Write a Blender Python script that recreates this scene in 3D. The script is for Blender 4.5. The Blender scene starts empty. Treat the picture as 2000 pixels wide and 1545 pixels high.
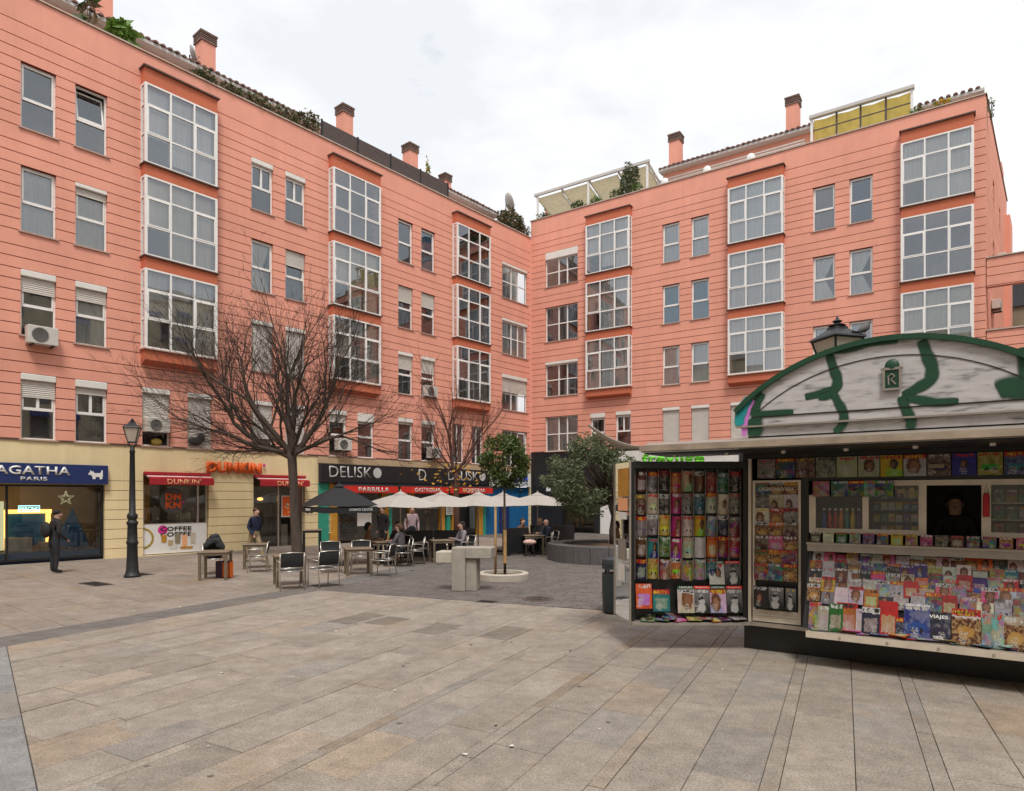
import bpy, bmesh, math, random
from mathutils import Matrix, Vector, noise
RN = random.Random(11)
sc = bpy.context.scene
COL = sc.collection
PI = math.pi
rad = math.radians

# ------------------------------------------------------------------ camera
CAM_H = 2.1
cam_d = bpy.data.cameras.new('camera')
cam = bpy.data.objects.new('camera', cam_d)
COL.objects.link(cam)
cam.location = (0, 0, CAM_H)
cam.rotation_euler = (PI / 2, 0, 0)
cam_d.sensor_width = 36.0
cam_d.lens = 23.4
cam_d.shift_y = 0.09875
cam_d.clip_start = 0.1
cam_d.clip_end = 2000
sc.camera = cam

# ------------------------------------------------------------------ sky, sun, exposure
SUN_EL, SUN_AZ = 60.0, 172.0            # azimuth measured clockwise from +Y
w = bpy.data.worlds.new('World')
sc.world = w
w.use_nodes = True
nt = w.node_tree
for n in list(nt.nodes):
    nt.nodes.remove(n)
N = nt.nodes.new
out = N('ShaderNodeOutputWorld'); bg = N('ShaderNodeBackground')
sky = N('ShaderNodeTexSky'); sky.sky_type = 'NISHITA'; sky.sun_disc = False
sky.sun_elevation = rad(SUN_EL); sky.sun_rotation = rad(SUN_AZ)
sky.air_density = 1.0; sky.dust_density = 2.0
tc = N('ShaderNodeTexCoord')
mp = N('ShaderNodeMapping'); mp.inputs['Scale'].default_value = (1.0, 1.0, 2.6)
n1 = N('ShaderNodeTexNoise'); n1.inputs['Scale'].default_value = 3.2; n1.inputs['Detail'].default_value = 9; n1.inputs['Roughness'].default_value = 0.56
n1.inputs['Distortion'].default_value = 0.25
n2 = N('ShaderNodeTexNoise'); n2.inputs['Scale'].default_value = 10.0; n2.inputs['Detail'].default_value = 6
cr = N('ShaderNodeValToRGB')
cr.color_ramp.elements[0].position = 0.38; cr.color_ramp.elements[0].color = (4.9, 5.05, 5.3, 1)
cr.color_ramp.elements[1].position = 0.70; cr.color_ramp.elements[1].color = (6.5, 6.5, 6.5, 1)
add = N('ShaderNodeMath'); add.operation = 'MULTIPLY_ADD'; add.inputs[1].default_value = 0.25
gap = N('ShaderNodeValToRGB')
gap.color_ramp.elements[0].position = 0.10; gap.color_ramp.elements[0].color = (0.45, 0.45, 0.45, 1)
gap.color_ramp.elements[1].position = 0.26; gap.color_ramp.elements[1].color = (1, 1, 1, 1)
mx = N('ShaderNodeMix'); mx.data_type = 'RGBA'
L = nt.links.new
L(tc.outputs['Generated'], mp.inputs['Vector'])
L(mp.outputs['Vector'], n1.inputs['Vector']); L(mp.outputs['Vector'], n2.inputs['Vector'])
sub = N('ShaderNodeMath'); sub.operation = 'SUBTRACT'; sub.inputs[1].default_value = 0.5
L(n2.outputs['Fac'], sub.inputs[0])
L(sub.outputs[0], add.inputs[0]); L(n1.outputs['Fac'], add.inputs[2])
L(add.outputs[0], cr.inputs['Fac']); L(add.outputs[0], gap.inputs['Fac'])
L(gap.outputs['Color'], mx.inputs['Factor'])
L(sky.outputs['Color'], mx.inputs[6]); L(cr.outputs['Color'], mx.inputs[7])
L(mx.outputs[2], bg.inputs['Color'])
bg.inputs['Strength'].default_value = 0.1
L(bg.outputs['Background'], out.inputs['Surface'])

sd = bpy.data.lights.new('sun', 'SUN'); sd.energy = 1.5; sd.angle = rad(16); sd.color = (1.0, 0.96, 0.9)
sun = bpy.data.objects.new('sun', sd); COL.objects.link(sun)
az, el = rad(SUN_AZ), rad(SUN_EL)
to_sun = Vector((math.sin(az) * math.cos(el), math.cos(az) * math.cos(el), math.sin(el)))
sun.rotation_euler = to_sun.to_track_quat('Z', 'Y').to_euler()
sun.location = to_sun * 60
sc.view_settings.view_transform = 'Standard'
sc.view_settings.look = 'None'
sc.view_settings.exposure = 0.85
sc.view_settings.gamma = 1.0
sc.view_settings.use_curve_mapping = False
sc.cycles.max_bounces = 6
sc.cycles.transparent_max_bounces = 8
sc.cycles.diffuse_bounces = 3
sc.cycles.glossy_bounces = 3
sc.cycles.caustics_reflective = False
sc.cycles.caustics_refractive = False
sc.cycles.use_denoising = True

# ------------------------------------------------------------------ helpers
I4 = Matrix.Identity(4)
WM = {}
def T(x, y, z): return Matrix.Translation((x, y, z))
def RZ(a): return Matrix.Rotation(a, 4, 'Z')
def RX(a): return Matrix.Rotation(a, 4, 'X')
def RY(a): return Matrix.Rotation(a, 4, 'Y')
def frame(px, py, dx, dy):                       # local x along (dx,dy), y to its left, z up
    return Matrix(((dx, -dy, 0, px), (dy, dx, 0, py), (0, 0, 1, 0), (0, 0, 0, 1)))
def put(o, parent, M):
    if parent is not None:
        o.parent = parent
        o.matrix_basis = WM[parent.name].inverted() @ M
    else:
        o.matrix_basis = M
    WM[o.name] = M
    return o
def tag(o, label=None, cat=None, group=None, kind=None):
    if label: o['label'] = label
    if cat: o['category'] = cat
    if group: o['group'] = group
    if kind: o['kind'] = kind
    return o
def thing(name, label, cat, M=I4, group=None):
    o = bpy.data.objects.new(name, None); o.empty_display_size = 0.2
    COL.objects.link(o); put(o, None, M); tag(o, label, cat, group)
    return o
def part(name, parent, M=None):
    o = bpy.data.objects.new(name, None); COL.objects.link(o)
    put(o, parent, M if M is not None else WM[parent.name]); return o
def mesh_obj(name, me, parent=None, M=None, **k):
    o = bpy.data.objects.new(name, me); COL.objects.link(o)
    put(o, parent, M if M is not None else (WM[parent.name] if parent else I4))
    tag(o, k.get('label'), k.get('cat'), k.get('group'), k.get('kind'))
    return o
def copy_tree(o, M, **k):
    def rec(src, par, Mw):
        c = src.copy(); COL.objects.link(c)
        c.parent = par
        WM[c.name] = Mw
        c.matrix_basis = (WM[par.name].inverted() @ Mw) if par else Mw
        for ch in list(src.children):
            rec(ch, c, Mw @ WM[src.name].inverted() @ WM[ch.name])
        return c
    r = rec(o, None, M); tag(r, k.get('label'), k.get('cat'), k.get('group')); return r

class MB:
    def __init__(s): s.v = []; s.f = []; s.m = []; s.uv = {}
    def add(s, pts, faces, m=0):
        b = len(s.v); s.v += [tuple(p) for p in pts]
        for f in faces: s.f.append(tuple(b + i for i in f)); s.m.append(m)
        return s
    def box(s, x0, x1, y0, y1, z0, z1, m=0, M=None):
        p = [(x0,y0,z0),(x1,y0,z0),(x1,y1,z0),(x0,y1,z0),(x0,y0,z1),(x1,y0,z1),(x1,y1,z1),(x0,y1,z1)]
        if M is not None: p = [tuple(M @ Vector(q)) for q in p]
        return s.add(p, [(0,3,2,1),(4,5,6,7),(0,1,5,4),(1,2,6,5),(2,3,7,6),(3,0,4,7)], m)
    def quad(s, a, b, c, d, m=0): return s.add([a,b,c,d], [(0,1,2,3)], m)
    def prism(s, poly, y0, y1, m=0, M=None):     # polygon in x,z extruded along y
        n = len(poly)
        p = [(x, y0, z) for x, z in poly] + [(x, y1, z) for x, z in poly]
        if M is not None: p = [tuple(M @ Vector(q)) for q in p]
        fs = [tuple(range(n)), tuple(range(2*n-1, n-1, -1))]
        for i in range(n):
            j = (i+1) % n; fs.append((i, n+i, n+j, j))
        return s.add(p, fs, m)
    def prismz(s, poly, z0, z1, m=0):            # polygon in x,y extruded along z
        n = len(poly)
        p = [(x, y, z0) for x, y in poly] + [(x, y, z1) for x, y in poly]
        fs = [tuple(range(n-1, -1, -1)), tuple(range(n, 2*n))]
        for i in range(n):
            j = (i+1) % n; fs.append((i, j, n+j, n+i))
        return s.add(p, fs, m)
    def tube(s, path, r, n=6, m=0, cap=True):
        path = [Vector(p) for p in path]
        if not hasattr(r, '__len__'): r = [r]*len(path)
        b = len(s.v); up = None
        for i, p in enumerate(path):
            d = (path[min(i+1, len(path)-1)] - path[max(i-1, 0)])
            if d.length < 1e-9: d = Vector((0,0,1))
            d.normalize()
            if up is None:
                up = d.orthogonal().normalized()
            else:
                up = (up - d*up.dot(d))
                up = up.normalized() if up.length > 1e-6 else d.orthogonal().normalized()
            sd_ = d.cross(up)
            for k in range(n):
                a = 2*PI*k/n
                s.v.append(tuple(p + (up*math.cos(a) + sd_*math.sin(a))*r[i]))
        for i in range(len(path)-1):
            for k in range(n):
                q = (k+1) % n
                s.f.append((b+i*n+k, b+i*n+q, b+(i+1)*n+q, b+(i+1)*n+k)); s.m.append(m)
        if cap:
            s.f.append(tuple(b+k for k in range(n-1,-1,-1))); s.m.append(m)
            e = b+(len(path)-1)*n
            s.f.append(tuple(e+k for k in range(n))); s.m.append(m)
        return s
    def lathe(s, prof, n=16, c=(0,0,0), m=0, phase=0, cap=True):
        b = len(s.v)
        for r, z in prof:
            for k in range(n):
                a = 2*PI*k/n + phase
                s.v.append((c[0]+r*math.cos(a), c[1]+r*math.sin(a), c[2]+z))
        for i in range(len(prof)-1):
            for k in range(n):
                q = (k+1) % n
                s.f.append((b+i*n+k, b+i*n+q, b+(i+1)*n+q, b+(i+1)*n+k)); s.m.append(m)
        if cap:
            s.f.append(tuple(b+k for k in range(n-1,-1,-1))); s.m.append(m)
            e = b+(len(prof)-1)*n
            s.f.append(tuple(e+k for k in range(n))); s.m.append(m)
        return s
    def ball(s, c, rx, ry, rz, n=10, k=6, m=0):
        b = len(s.v)
        prof = []
        for i in range(k+1):
            a = -PI/2 + PI*i/k
            for j in range(n):
                t = 2*PI*j/n
                s.v.append((c[0]+rx*math.cos(a)*math.cos(t), c[1]+ry*math.cos(a)*math.sin(t), c[2]+rz*math.sin(a)))
        for i in range(k):
            for j in range(n):
                q = (j+1) % n
                s.f.append((b+i*n+j, b+i*n+q, b+(i+1)*n+q, b+(i+1)*n+j)); s.m.append(m)
        return s
    def mesh(s, name, mats, smooth=False, bevel=0, attr=None):
        me = bpy.data.meshes.new(name)
        me.from_pydata(s.v, [], s.f)
        if not isinstance(mats, (list, tuple)): mats = [mats]
        for x in mats: me.materials.append(MT(x))
        if len(mats) > 1: me.polygons.foreach_set('material_index', s.m)
        if bevel:
            bm = bmesh.new(); bm.from_mesh(me)
            bmesh.ops.remove_doubles(bm, verts=bm.verts, dist=1e-5)
            es = [e for e in bm.edges if len(e.link_faces) == 2 and e.calc_face_angle(0) > 0.6]
            bmesh.ops.bevel(bm, geom=es, offset=bevel, segments=1, affect='EDGES', clamp_overlap=True)
            bm.to_mesh(me); bm.free()
        if smooth: me.polygons.foreach_set('use_smooth', [True]*len(me.polygons))
        me.update()
        return me
    def build(s, name, mats, parent=None, M=None, smooth=False, bevel=0, **k):
        return mesh_obj(name, s.mesh(name, mats, smooth, bevel), parent, M, **k)

# ------------------------------------------------------------------ materials
MATS = {}
def MT(n): return MATS[n] if isinstance(n, str) else n
def newmat(name):
    m = bpy.data.materials.new(name); m.use_nodes = True
    MATS[name] = m; t = m.node_tree
    return m, t, t.nodes['Principled BSDF'], t.nodes['Material Output']
def pm(name, col, rough=0.6, metal=0.0, var=0.12, scale=5.0, bump=0.0, bscale=60.0, spec=0.5, obj=False, warp=None, attr=None, coat=0.0, fine=0.0, fscale=150.0, streak=0.0, rndv=0.0, ochre=0.0, spots=0.0):
    m, t, b, o = newmat(name); n = t.nodes.new; l = t.links.new
    b.inputs['Roughness'].default_value = rough; b.inputs['Metallic'].default_value = metal
    b.inputs['Specular IOR Level'].default_value = spec
    if coat: b.inputs['Coat Weight'].default_value = coat
    g = n('ShaderNodeNewGeometry'); src = g.outputs['Position']
    if obj:
        tcx = n('ShaderNodeTexCoord'); src = tcx.outputs['Object']
    if warp:
        mpp = n('ShaderNodeMapping'); mpp.inputs['Scale'].default_value = warp
        l(src, mpp.inputs['Vector']); src = mpp.outputs['Vector']
    nz = n('ShaderNodeTexNoise'); nz.inputs['Scale'].default_value = scale; nz.inputs['Detail'].default_value = 4; nz.inputs['Roughness'].default_value = 0.62
    l(src, nz.inputs['Vector'])
    rp = n('ShaderNodeValToRGB')
    rp.color_ramp.elements[0].position = 0.28; rp.color_ramp.elements[1].position = 0.72
    rp.color_ramp.elements[0].color = tuple(max(0, c*(1-var)) for c in col) + (1,)
    rp.color_ramp.elements[1].color = tuple(min(1, c*(1+var)) for c in col) + (1,)
    l(nz.outputs['Fac'], rp.inputs['Fac']); colout = rp.outputs['Color']
    if fine:
        n3 = n('ShaderNodeTexNoise'); n3.inputs['Scale'].default_value = fscale; n3.inputs['Detail'].default_value = 3
        l(src, n3.inputs['Vector'])
        mr = n('ShaderNodeMapRange'); mr.inputs[1].default_value = .3; mr.inputs[2].default_value = .7
        mr.inputs[3].default_value = 1-fine; mr.inputs[4].default_value = 1+fine
        l(n3.outputs['Fac'], mr.inputs[0])
        mm = n('ShaderNodeMix'); mm.data_type = 'RGBA'; mm.blend_type = 'MULTIPLY'; mm.inputs[0].default_value = 1
        l(colout, mm.inputs[6]); l(mr.outputs[0], mm.inputs[7]); colout = mm.outputs[2]
    if attr:
        at = n('ShaderNodeAttribute'); at.attribute_name = attr
        mm = n('ShaderNodeMix'); mm.data_type = 'RGBA'; mm.blend_type = 'MULTIPLY'; mm.inputs[0].default_value = 1
        l(colout, mm.inputs[6]); l(at.outputs['Color'], mm.inputs[7]); colout = mm.outputs[2]
    def mul(fac):
        q = n('ShaderNodeMix'); q.data_type = 'RGBA'; q.blend_type = 'MULTIPLY'; q.inputs[0].default_value = 1
        l(colout, q.inputs[6]); l(fac, q.inputs[7]); return q.outputs[2]
    def rng(v, a, b_, c, d):
        q = n('ShaderNodeMapRange'); q.inputs[1].default_value = a; q.inputs[2].default_value = b_; q.inputs[3].default_value = c; q.inputs[4].default_value = d
        l(v, q.inputs[0]); return q.outputs[0]
    if streak:          # rain streaks and washed patches, fixed to the wall
        ms = n('ShaderNodeMapping'); ms.inputs['Scale'].default_value = (2.6, 2.6, .12); l(src, ms.inputs['Vector'])
        q = n('ShaderNodeTexNoise'); q.inputs['Scale'].default_value = 1.0; q.inputs['Detail'].default_value = 5; q.inputs['Roughness'].default_value = .7; l(ms.outputs['Vector'], q.inputs['Vector'])
        colout = mul(rng(q.outputs['Fac'], .42, .7, 1.0, 1-streak))
        q = n('ShaderNodeTexNoise'); q.inputs['Scale'].default_value = .35; q.inputs['Detail'].default_value = 3; l(src, q.inputs['Vector'])
        colout = mul(rng(q.outputs['Fac'], .3, .7, 1-streak*.7, 1+streak*.4))
    if rndv:
        oi = n('ShaderNodeObjectInfo'); colout = mul(rng(oi.outputs['Random'], 0, 1, 1-rndv, 1+rndv))
    if ochre:
        q = n('ShaderNodeTexNoise'); q.inputs['Scale'].default_value = .75; q.inputs['Detail'].default_value = 5; q.inputs['Roughness'].default_value = .65; l(src, q.inputs['Vector'])
        f_ = rng(q.outputs['Fac'], .52, .74, 0, ochre)
        mm = n('ShaderNodeMix'); mm.data_type = 'RGBA'; l(f_, mm.inputs[0]); l(colout, mm.inputs[6]); mm.inputs[7].default_value = (.30, .20, .105, 1); colout = mm.outputs[2]
        q = n('ShaderNodeTexNoise'); q.inputs['Scale'].default_value = 5.5; q.inputs['Detail'].default_value = 6; q.inputs['Roughness'].default_value = .7; l(src, q.inputs['Vector'])
        colout = mul(rng(q.outputs['Fac'], .3, .7, .80, 1.17))
    if spots:
        q = n('ShaderNodeTexVoronoi'); q.inputs['Scale'].default_value = 1.5; l(src, q.inputs['Vector'])
        colout = mul(rng(q.outputs['Distance'], .030, .05, 1-spots, 1.0))
    l(colout, b.inputs['Base Color'])
    if bump:
        bz = n('ShaderNodeTexNoise'); bz.inputs['Scale'].default_value = bscale; bz.inputs['Detail'].default_value = 4
        l(src, bz.inputs['Vector'])
        bp = n('ShaderNodeBump'); bp.inputs['Strength'].default_value = bump; bp.inputs['Distance'].default_value = 0.01
        l(bz.outputs['Fac'], bp.inputs['Height']); l(bp.outputs['Normal'], b.inputs['Normal'])
    return m
def glassmat(name, tint=(0.8, 0.86, 0.86), refl=0.12, rough=0.01):
    m, t, b, o = newmat(name); n = t.nodes.new; l = t.links.new
    t.nodes.remove(b)
    tr = n('ShaderNodeBsdfTransparent'); tr.inputs['Color'].default_value = tint + (1,)
    gl = n('ShaderNodeBsdfGlossy'); gl.inputs['Roughness'].default_value = rough; gl.inputs['Color'].default_value = (0.88, 0.94, 1, 1)
    fr = n('ShaderNodeFresnel'); fr.inputs['IOR'].default_value = 1.5
    mr = n('ShaderNodeMapRange'); mr.inputs[3].default_value = refl; mr.inputs[4].default_value = 1.0
    g = n('ShaderNodeNewGeometry'); nz = n('ShaderNodeTexNoise'); nz.inputs['Scale'].default_value = 0.9; nz.inputs['Detail'].default_value = 1
    l(g.outputs['Position'], nz.inputs['Vector'])
    bp = n('ShaderNodeBump'); bp.inputs['Strength'].default_value = 0.12; bp.inputs['Distance'].default_value = 0.02
    l(nz.outputs['Fac'], bp.inputs['Height']); l(bp.outputs['Normal'], gl.inputs['Normal'])
    l(fr.outputs['Fac'], mr.inputs[0])
    ms = n('ShaderNodeMixShader'); l(mr.outputs[0], ms.inputs[0]); l(tr.outputs[0], ms.inputs[1]); l(gl.outputs[0], ms.inputs[2])
    l(ms.outputs[0], o.inputs['Surface'])
    return m
def emis(name, col, s):
    m, t, b, o = newmat(name)
    b.inputs['Base Color'].default_value = col + (1,)
    b.inputs['Emission Color'].default_value = col + (1,); b.inputs['Emission Strength'].default_value = s
    return m
pm('stucco', (0.82, 0.372, 0.275), 0.9, var=0.06, scale=0.9, bump=0.25, bscale=90, fine=0.05, fscale=40, spec=0.2, streak=0.06, rndv=0.018)
pm('stucco_joint', (0.24, 0.06, 0.042), 0.95, var=0.2, spec=0.1)
pm('orange_stucco', (0.56, 0.165, 0.09), 0.85, var=0.07, scale=1.2, bump=0.2, spec=0.2)
pm('cap_dark', (0.12, 0.07, 0.055), 0.7, var=0.2)
pm('coping', (0.50, 0.40, 0.33), 0.8, var=0.2, scale=3)
pm('sill', (0.48, 0.33, 0.27), 0.7, var=0.15)
pm('frame_white', (0.86, 0.84, 0.81), 0.45, var=0.05)
pm('shutter_box', (0.78, 0.75, 0.70), 0.5, var=0.06, scale=3)
pm('shutter', (0.62, 0.58, 0.53), 0.6, var=0.08, scale=2)
pm('room', (0.48, 0.46, 0.42), 0.9, var=0.5, scale=0.6)
pm('floor_plate', (0.16, 0.14, 0.12), 0.9)
for nm, c in dict(white=(.86,.86,.84), cream=(.78,.71,.56), blue=(.10,.28,.42), grey=(.30,.28,.30), stripe=(.78,.81,.82), lace=(.76,.74,.69), dark=(.07,.07,.08), navy=(.04,.07,.14), brownc=(.24,.17,.15)).items():
    pm('curtain_'+nm, c, 0.9, var=0.14, scale=2.5, warp=(6, 6, .35))
glassmat('glass', (0.92, 0.95, 0.96), 0.15)
glassmat('glass_bay', (0.93, 0.95, 0.95), 0.18)
glassmat('glass_shop', (0.88, 0.9, 0.88), 0.05)
glassmat('glass_lamp', (0.75, 0.68, 0.6), 0.10, 0.25)
pm('cream_wall', (0.85, 0.69, 0.41), 0.85, var=0.06, scale=1.0, bump=0.15, spec=0.2, streak=0.10)
pm('cream_joint', (0.22, 0.14, 0.075), 0.95)
pm('beige_stone', (0.50, 0.36, 0.22), 0.8, var=0.12, scale=2)
pm('black_clad', (0.016, 0.016, 0.019), 0.45, var=0.2)
pm('navy_sign', (0.012, 0.028, 0.13), 0.5, var=0.08)
pm('white_paint', (0.80, 0.79, 0.77), 0.5, var=0.04)
pm('white_dirty', (0.70, 0.68, 0.64), 0.6, var=0.12, scale=3)
pm('grey_letter', (0.55, 0.54, 0.53), 0.5, var=0.05)
pm('dunkin_orange', (0.85, 0.13, 0.015), 0.5, var=0.05)
pm('dunkin_pale', (0.92, 0.45, 0.22), 0.6, var=0.05)
pm('magenta', (0.72, 0.03, 0.30), 0.5)
pm('awning_red', (0.42, 0.018, 0.028), 0.8, var=0.12)
pm('red_valance', (0.62, 0.022, 0.012), 0.75, var=0.08)
pm('teal', (0.03, 0.30, 0.21), 0.6, var=0.15)
pm('ochre', (0.52, 0.25, 0.03), 0.6, var=0.15)
pm('shop_blue', (0.012, 0.12, 0.30), 0.5, var=0.1)
pm('blue_letter', (0.05, 0.10, 0.75), 0.5)
pm('dark_metal', (0.022, 0.023, 0.025), 0.45, metal=0.3, var=0.25, scale=9)
pm('iron', (0.028, 0.03, 0.032), 0.5, metal=0.4, var=0.3, scale=12, bump=0.15)
pm('alu', (0.62, 0.58, 0.52), 0.35, metal=0.85, var=0.12, scale=8)
pm('alu_dull', (0.42, 0.37, 0.31), 0.5, metal=0.6, var=0.15, scale=5)
pm('mesh_black', (0.020, 0.021, 0.023), 0.8, var=0.2)
pm('table_leg', (0.20, 0.155, 0.11), 0.5, metal=0.35, var=0.2)
pm('table_top', (0.22, 0.165, 0.115), 0.45, var=0.2, scale=9, warp=(1, 6, 1))
pm('concrete', (0.35, 0.32, 0.275), 0.9, var=0.16, scale=4, bump=0.3, bscale=70, fine=0.12, fscale=120)
pm('concrete_light', (0.46, 0.415, 0.345), 0.9, var=0.12, scale=4, bump=0.2)
pm('granite_dark', (0.105, 0.098, 0.098), 0.75, var=0.2, scale=9, fine=0.25, fscale=160)
pm('soil', (0.10, 0.065, 0.04), 0.95, var=0.4, scale=14, bump=0.6)
pm('bark', (0.085, 0.064, 0.05), 0.95, var=0.35, scale=9, bump=0.7, bscale=35, warp=(1, 1, .35))
pm('bark_dark', (0.046, 0.032, 0.026), 0.95, var=0.3, scale=5)
pm('bark_red', (0.095, 0.045, 0.032), 0.95, var=0.3, scale=6)
pm('olive_bark', (0.075, 0.055, 0.04), 0.95, var=0.35, scale=9, bump=0.7)
pm('leaf_citrus', (0.085, 0.125, 0.028), 0.45, var=0.45, scale=9)
pm('leaf_olive', (0.130, 0.155, 0.078), 0.6, var=0.35, scale=7)
pm('leaf_roof', (0.075, 0.105, 0.035), 0.7, var=0.5, scale=6)
pm('leaf_dry', (0.20, 0.135, 0.08), 0.8, var=0.4, scale=6)
pm('leaf_yellow', (0.55, 0.30, 0.03), 0.7, var=0.3)
pm('leaf_bright', (0.14, 0.24, 0.04), 0.5, var=0.3)
pm('stake', (0.42, 0.26, 0.11), 0.8, var=0.2, scale=10)
pm('umbrella_white', (0.54, 0.50, 0.455), 0.85, var=0.05, scale=2)
pm('umbrella_black', (0.014, 0.014, 0.016), 0.8, var=0.2)
pm('tile', (0.17, 0.085, 0.065), 0.85, var=0.4, scale=5)
pm('fascia', (0.55, 0.52, 0.50), 0.7, var=0.08)
pm('screen_brown', (0.085, 0.060, 0.054), 0.6, var=0.15)
pm('chimney_cap', (0.19, 0.12, 0.095), 0.8, var=0.25)
pm('dish', (0.55, 0.53, 0.50), 0.6, var=0.12)
pm('pergola', (0.55, 0.52, 0.49), 0.6, var=0.1)
pm('canvas_yellow', (0.74, 0.58, 0.16), 0.85, var=0.15, scale=3)
pm('canvas_cream', (0.50, 0.43, 0.29), 0.85, var=0.1)
pm('ac_body', (0.60, 0.57, 0.52), 0.5, var=0.1)
pm('ac_grille', (0.035, 0.033, 0.033), 0.6)
pm('brown_wall', (0.24, 0.185, 0.12), 0.9, var=0.2, scale=1.2, bump=0.2)
pm('reflect_cream', (0.86, 0.76, 0.54), 0.9, var=0.1, scale=.6)
pm('reflect_trim', (0.74, 0.72, 0.66), 0.8)
pm('reflect_blue', (0.03, 0.05, 0.22), 0.8)
pm('skin', (0.50, 0.30, 0.22), 0.6, var=0.08)
pm('kiosk_black', (0.010, 0.010, 0.011), 0.4, var=0.3)
pm('kiosk_grey', (0.33, 0.29, 0.25), 0.5, metal=0.3, var=0.15)
pm('kiosk_cream', (0.60, 0.52, 0.42), 0.55, var=0.12, scale=4)
pm('kiosk_canopy', (0.36, 0.29, 0.22), 0.5, var=0.3, scale=3, warp=(1, 1, 1))
pm('graffiti_green', (0.008, 0.058, 0.027), 0.5, var=0.15, scale=5)
pm('graffiti_teal', (0.01, 0.30, 0.32), 0.5, var=0.12)
pm('graffiti_pink', (0.62, 0.20, 0.60), 0.5, var=0.1)
pm('bin_green', (0.020, 0.032, 0.034), 0.5, var=0.2)
pm('grate', (0.10, 0.075, 0.06), 0.8, var=0.3, scale=20)
pm('ground_base', (0.13, 0.11, 0.095), 0.95, var=0.15)
def translucent(name, k):
    m = MATS[name]; t = m.node_tree; b = t.nodes['Principled BSDF']; o = t.nodes['Material Output']
    tr = t.nodes.new('ShaderNodeBsdfTranslucent'); ms = t.nodes.new('ShaderNodeMixShader'); ms.inputs[0].default_value = k
    t.links.new(b.inputs['Base Color'].links[0].from_socket, tr.inputs['Color'])
    t.links.new(b.outputs[0], ms.inputs[1]); t.links.new(tr.outputs[0], ms.inputs[2]); t.links.new(ms.outputs[0], o.inputs['Surface'])
translucent('canvas_yellow', .55); translucent('canvas_cream', .5); translucent('umbrella_white', .25)
for q in ('leaf_citrus', 'leaf_olive', 'leaf_roof', 'leaf_bright', 'leaf_yellow'): translucent(q, .3)
emis('lamp_warm', (1.0, 0.50, 0.12), 1.3)
emis('lamp_yellow', (0.80, 0.76, 0.45), 0.4)
emis('neon_cyan', (0.45, 0.95, 0.95), 1.6)
# ------------------------------------------------------------------ text and logos
def text_mesh(s, mat, w, h, extrude=0.01, bold=0.0, name='lettering'):
    cu = bpy.data.curves.new(name, 'FONT'); cu.body = s; cu.size = 1.0
    cu.extrude = 0.0; cu.offset = bold; cu.resolution_u = 3; cu.space_character = 1.0 + bold*2
    ob = bpy.data.objects.new('tmp_text', cu)
    me = bpy.data.meshes.new_from_object(ob)
    bpy.data.objects.remove(ob); bpy.data.curves.remove(cu)
    xs = [v.co.x for v in me.vertices]; ys = [v.co.y for v in me.vertices]
    x0, x1, y0, y1 = min(xs), max(xs), min(ys), max(ys)
    sx, sy = w/(x1-x0), h/(y1-y0)
    bm = bmesh.new(); bm.from_mesh(me)
    for v in bm.verts:
        v.co = Vector(((v.co.x-(x0+x1)/2)*sx, 0, (v.co.y-(y0+y1)/2)*sy))
    if extrude > 0:
        g = bmesh.ops.extrude_face_region(bm, geom=bm.faces[:])
        for v in [e for e in g['geom'] if isinstance(e, bmesh.types.BMVert)]: v.co.y -= extrude
    bmesh.ops.recalc_face_normals(bm, faces=bm.faces[:])
    bm.to_mesh(me); bm.free()
    me.materials.clear(); me.materials.append(MT(mat)); me.name = name
    return me
def text(s, mat, w, h, parent, M, extrude=0.01, bold=0.0, name='lettering'):   # centred at M, faces local -y
    return mesh_obj(name, text_mesh(s, mat, w, h, extrude, bold, name), parent, M)

# ------------------------------------------------------------------ ground frame of both wings
LP, LD = (-15.5556, 20.2222), (0.640068, 0.768318)
RP, RD = (1.14616, 40.27045), (0.822224, -0.569164)
FL = frame(*LP, *LD); FR = frame(*RP, *RD)
LLEN, RLEN = 26.09, 22.42
BLD = thing('apartment_building', 'salmon pink apartment block with two wings meeting in a corner', 'building', T(RP[0], RP[1], 0))

def cells(s0, s1, z0, z1, ops):
    zs = sorted({z0, z1} | {z for o in ops for z in (o[2], o[3]) if z0 < z < z1})
    res = []
    for a, b in zip(zs, zs[1:]):
        mid = (a+b)/2
        cut = sorted([(max(o[0], s0), min(o[1], s1)) for o in ops if o[2] < mid < o[3] and o[1] > s0 and o[0] < s1])
        x = s0
        for c, d in cut:
            if c > x+1e-4: res.append((x, c, a, b))
            x = max(x, d)
        if x < s1-1e-4: res.append((x, s1, a, b))
    return res
PIECES = []
def courses(parent, F, s0, s1, grooves, ops, mat, jmat, wname, gap=0.028, depth=0.24, rec=0.03):
    wall = part(wname, parent, F)
    jb = MB()
    for a, b in zip(grooves, grooves[1:]):
        grp = []
        for c in cells(s0, s1, a+gap/2, b-gap/2, ops):
            hit = [g for g in grp if any(abs(c[2]-d[3]) < 1e-6 and min(c[1], d[1])-max(c[0], d[0]) > 1e-4 for d in g)]
            for g in hit: grp.remove(g)
            grp.append([c]+[d for g in hit for d in g])
        for g in grp:
            mid = F @ Vector(((g[0][0]+g[0][1])/2, 0, g[0][2]))
            vis_ = mid.y > 1 and abs(mid.x) < mid.y*.85
            PIECES.append((sum((d[1]-d[0])*(d[3]-d[2]) for d in g)/max(1, mid.y)**2*(1 if vis_ else .01), g, wall, F, mat, depth))
    for g in grooves[1:-1]:
        for c in cells(s0, s1, g-gap/2, g+gap/2, ops): jb.box(c[0], c[1], rec, depth-.01, c[2], c[3])
    if jb.v: jb.build('joint_backing', jmat, wall, F)
    return wall

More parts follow.
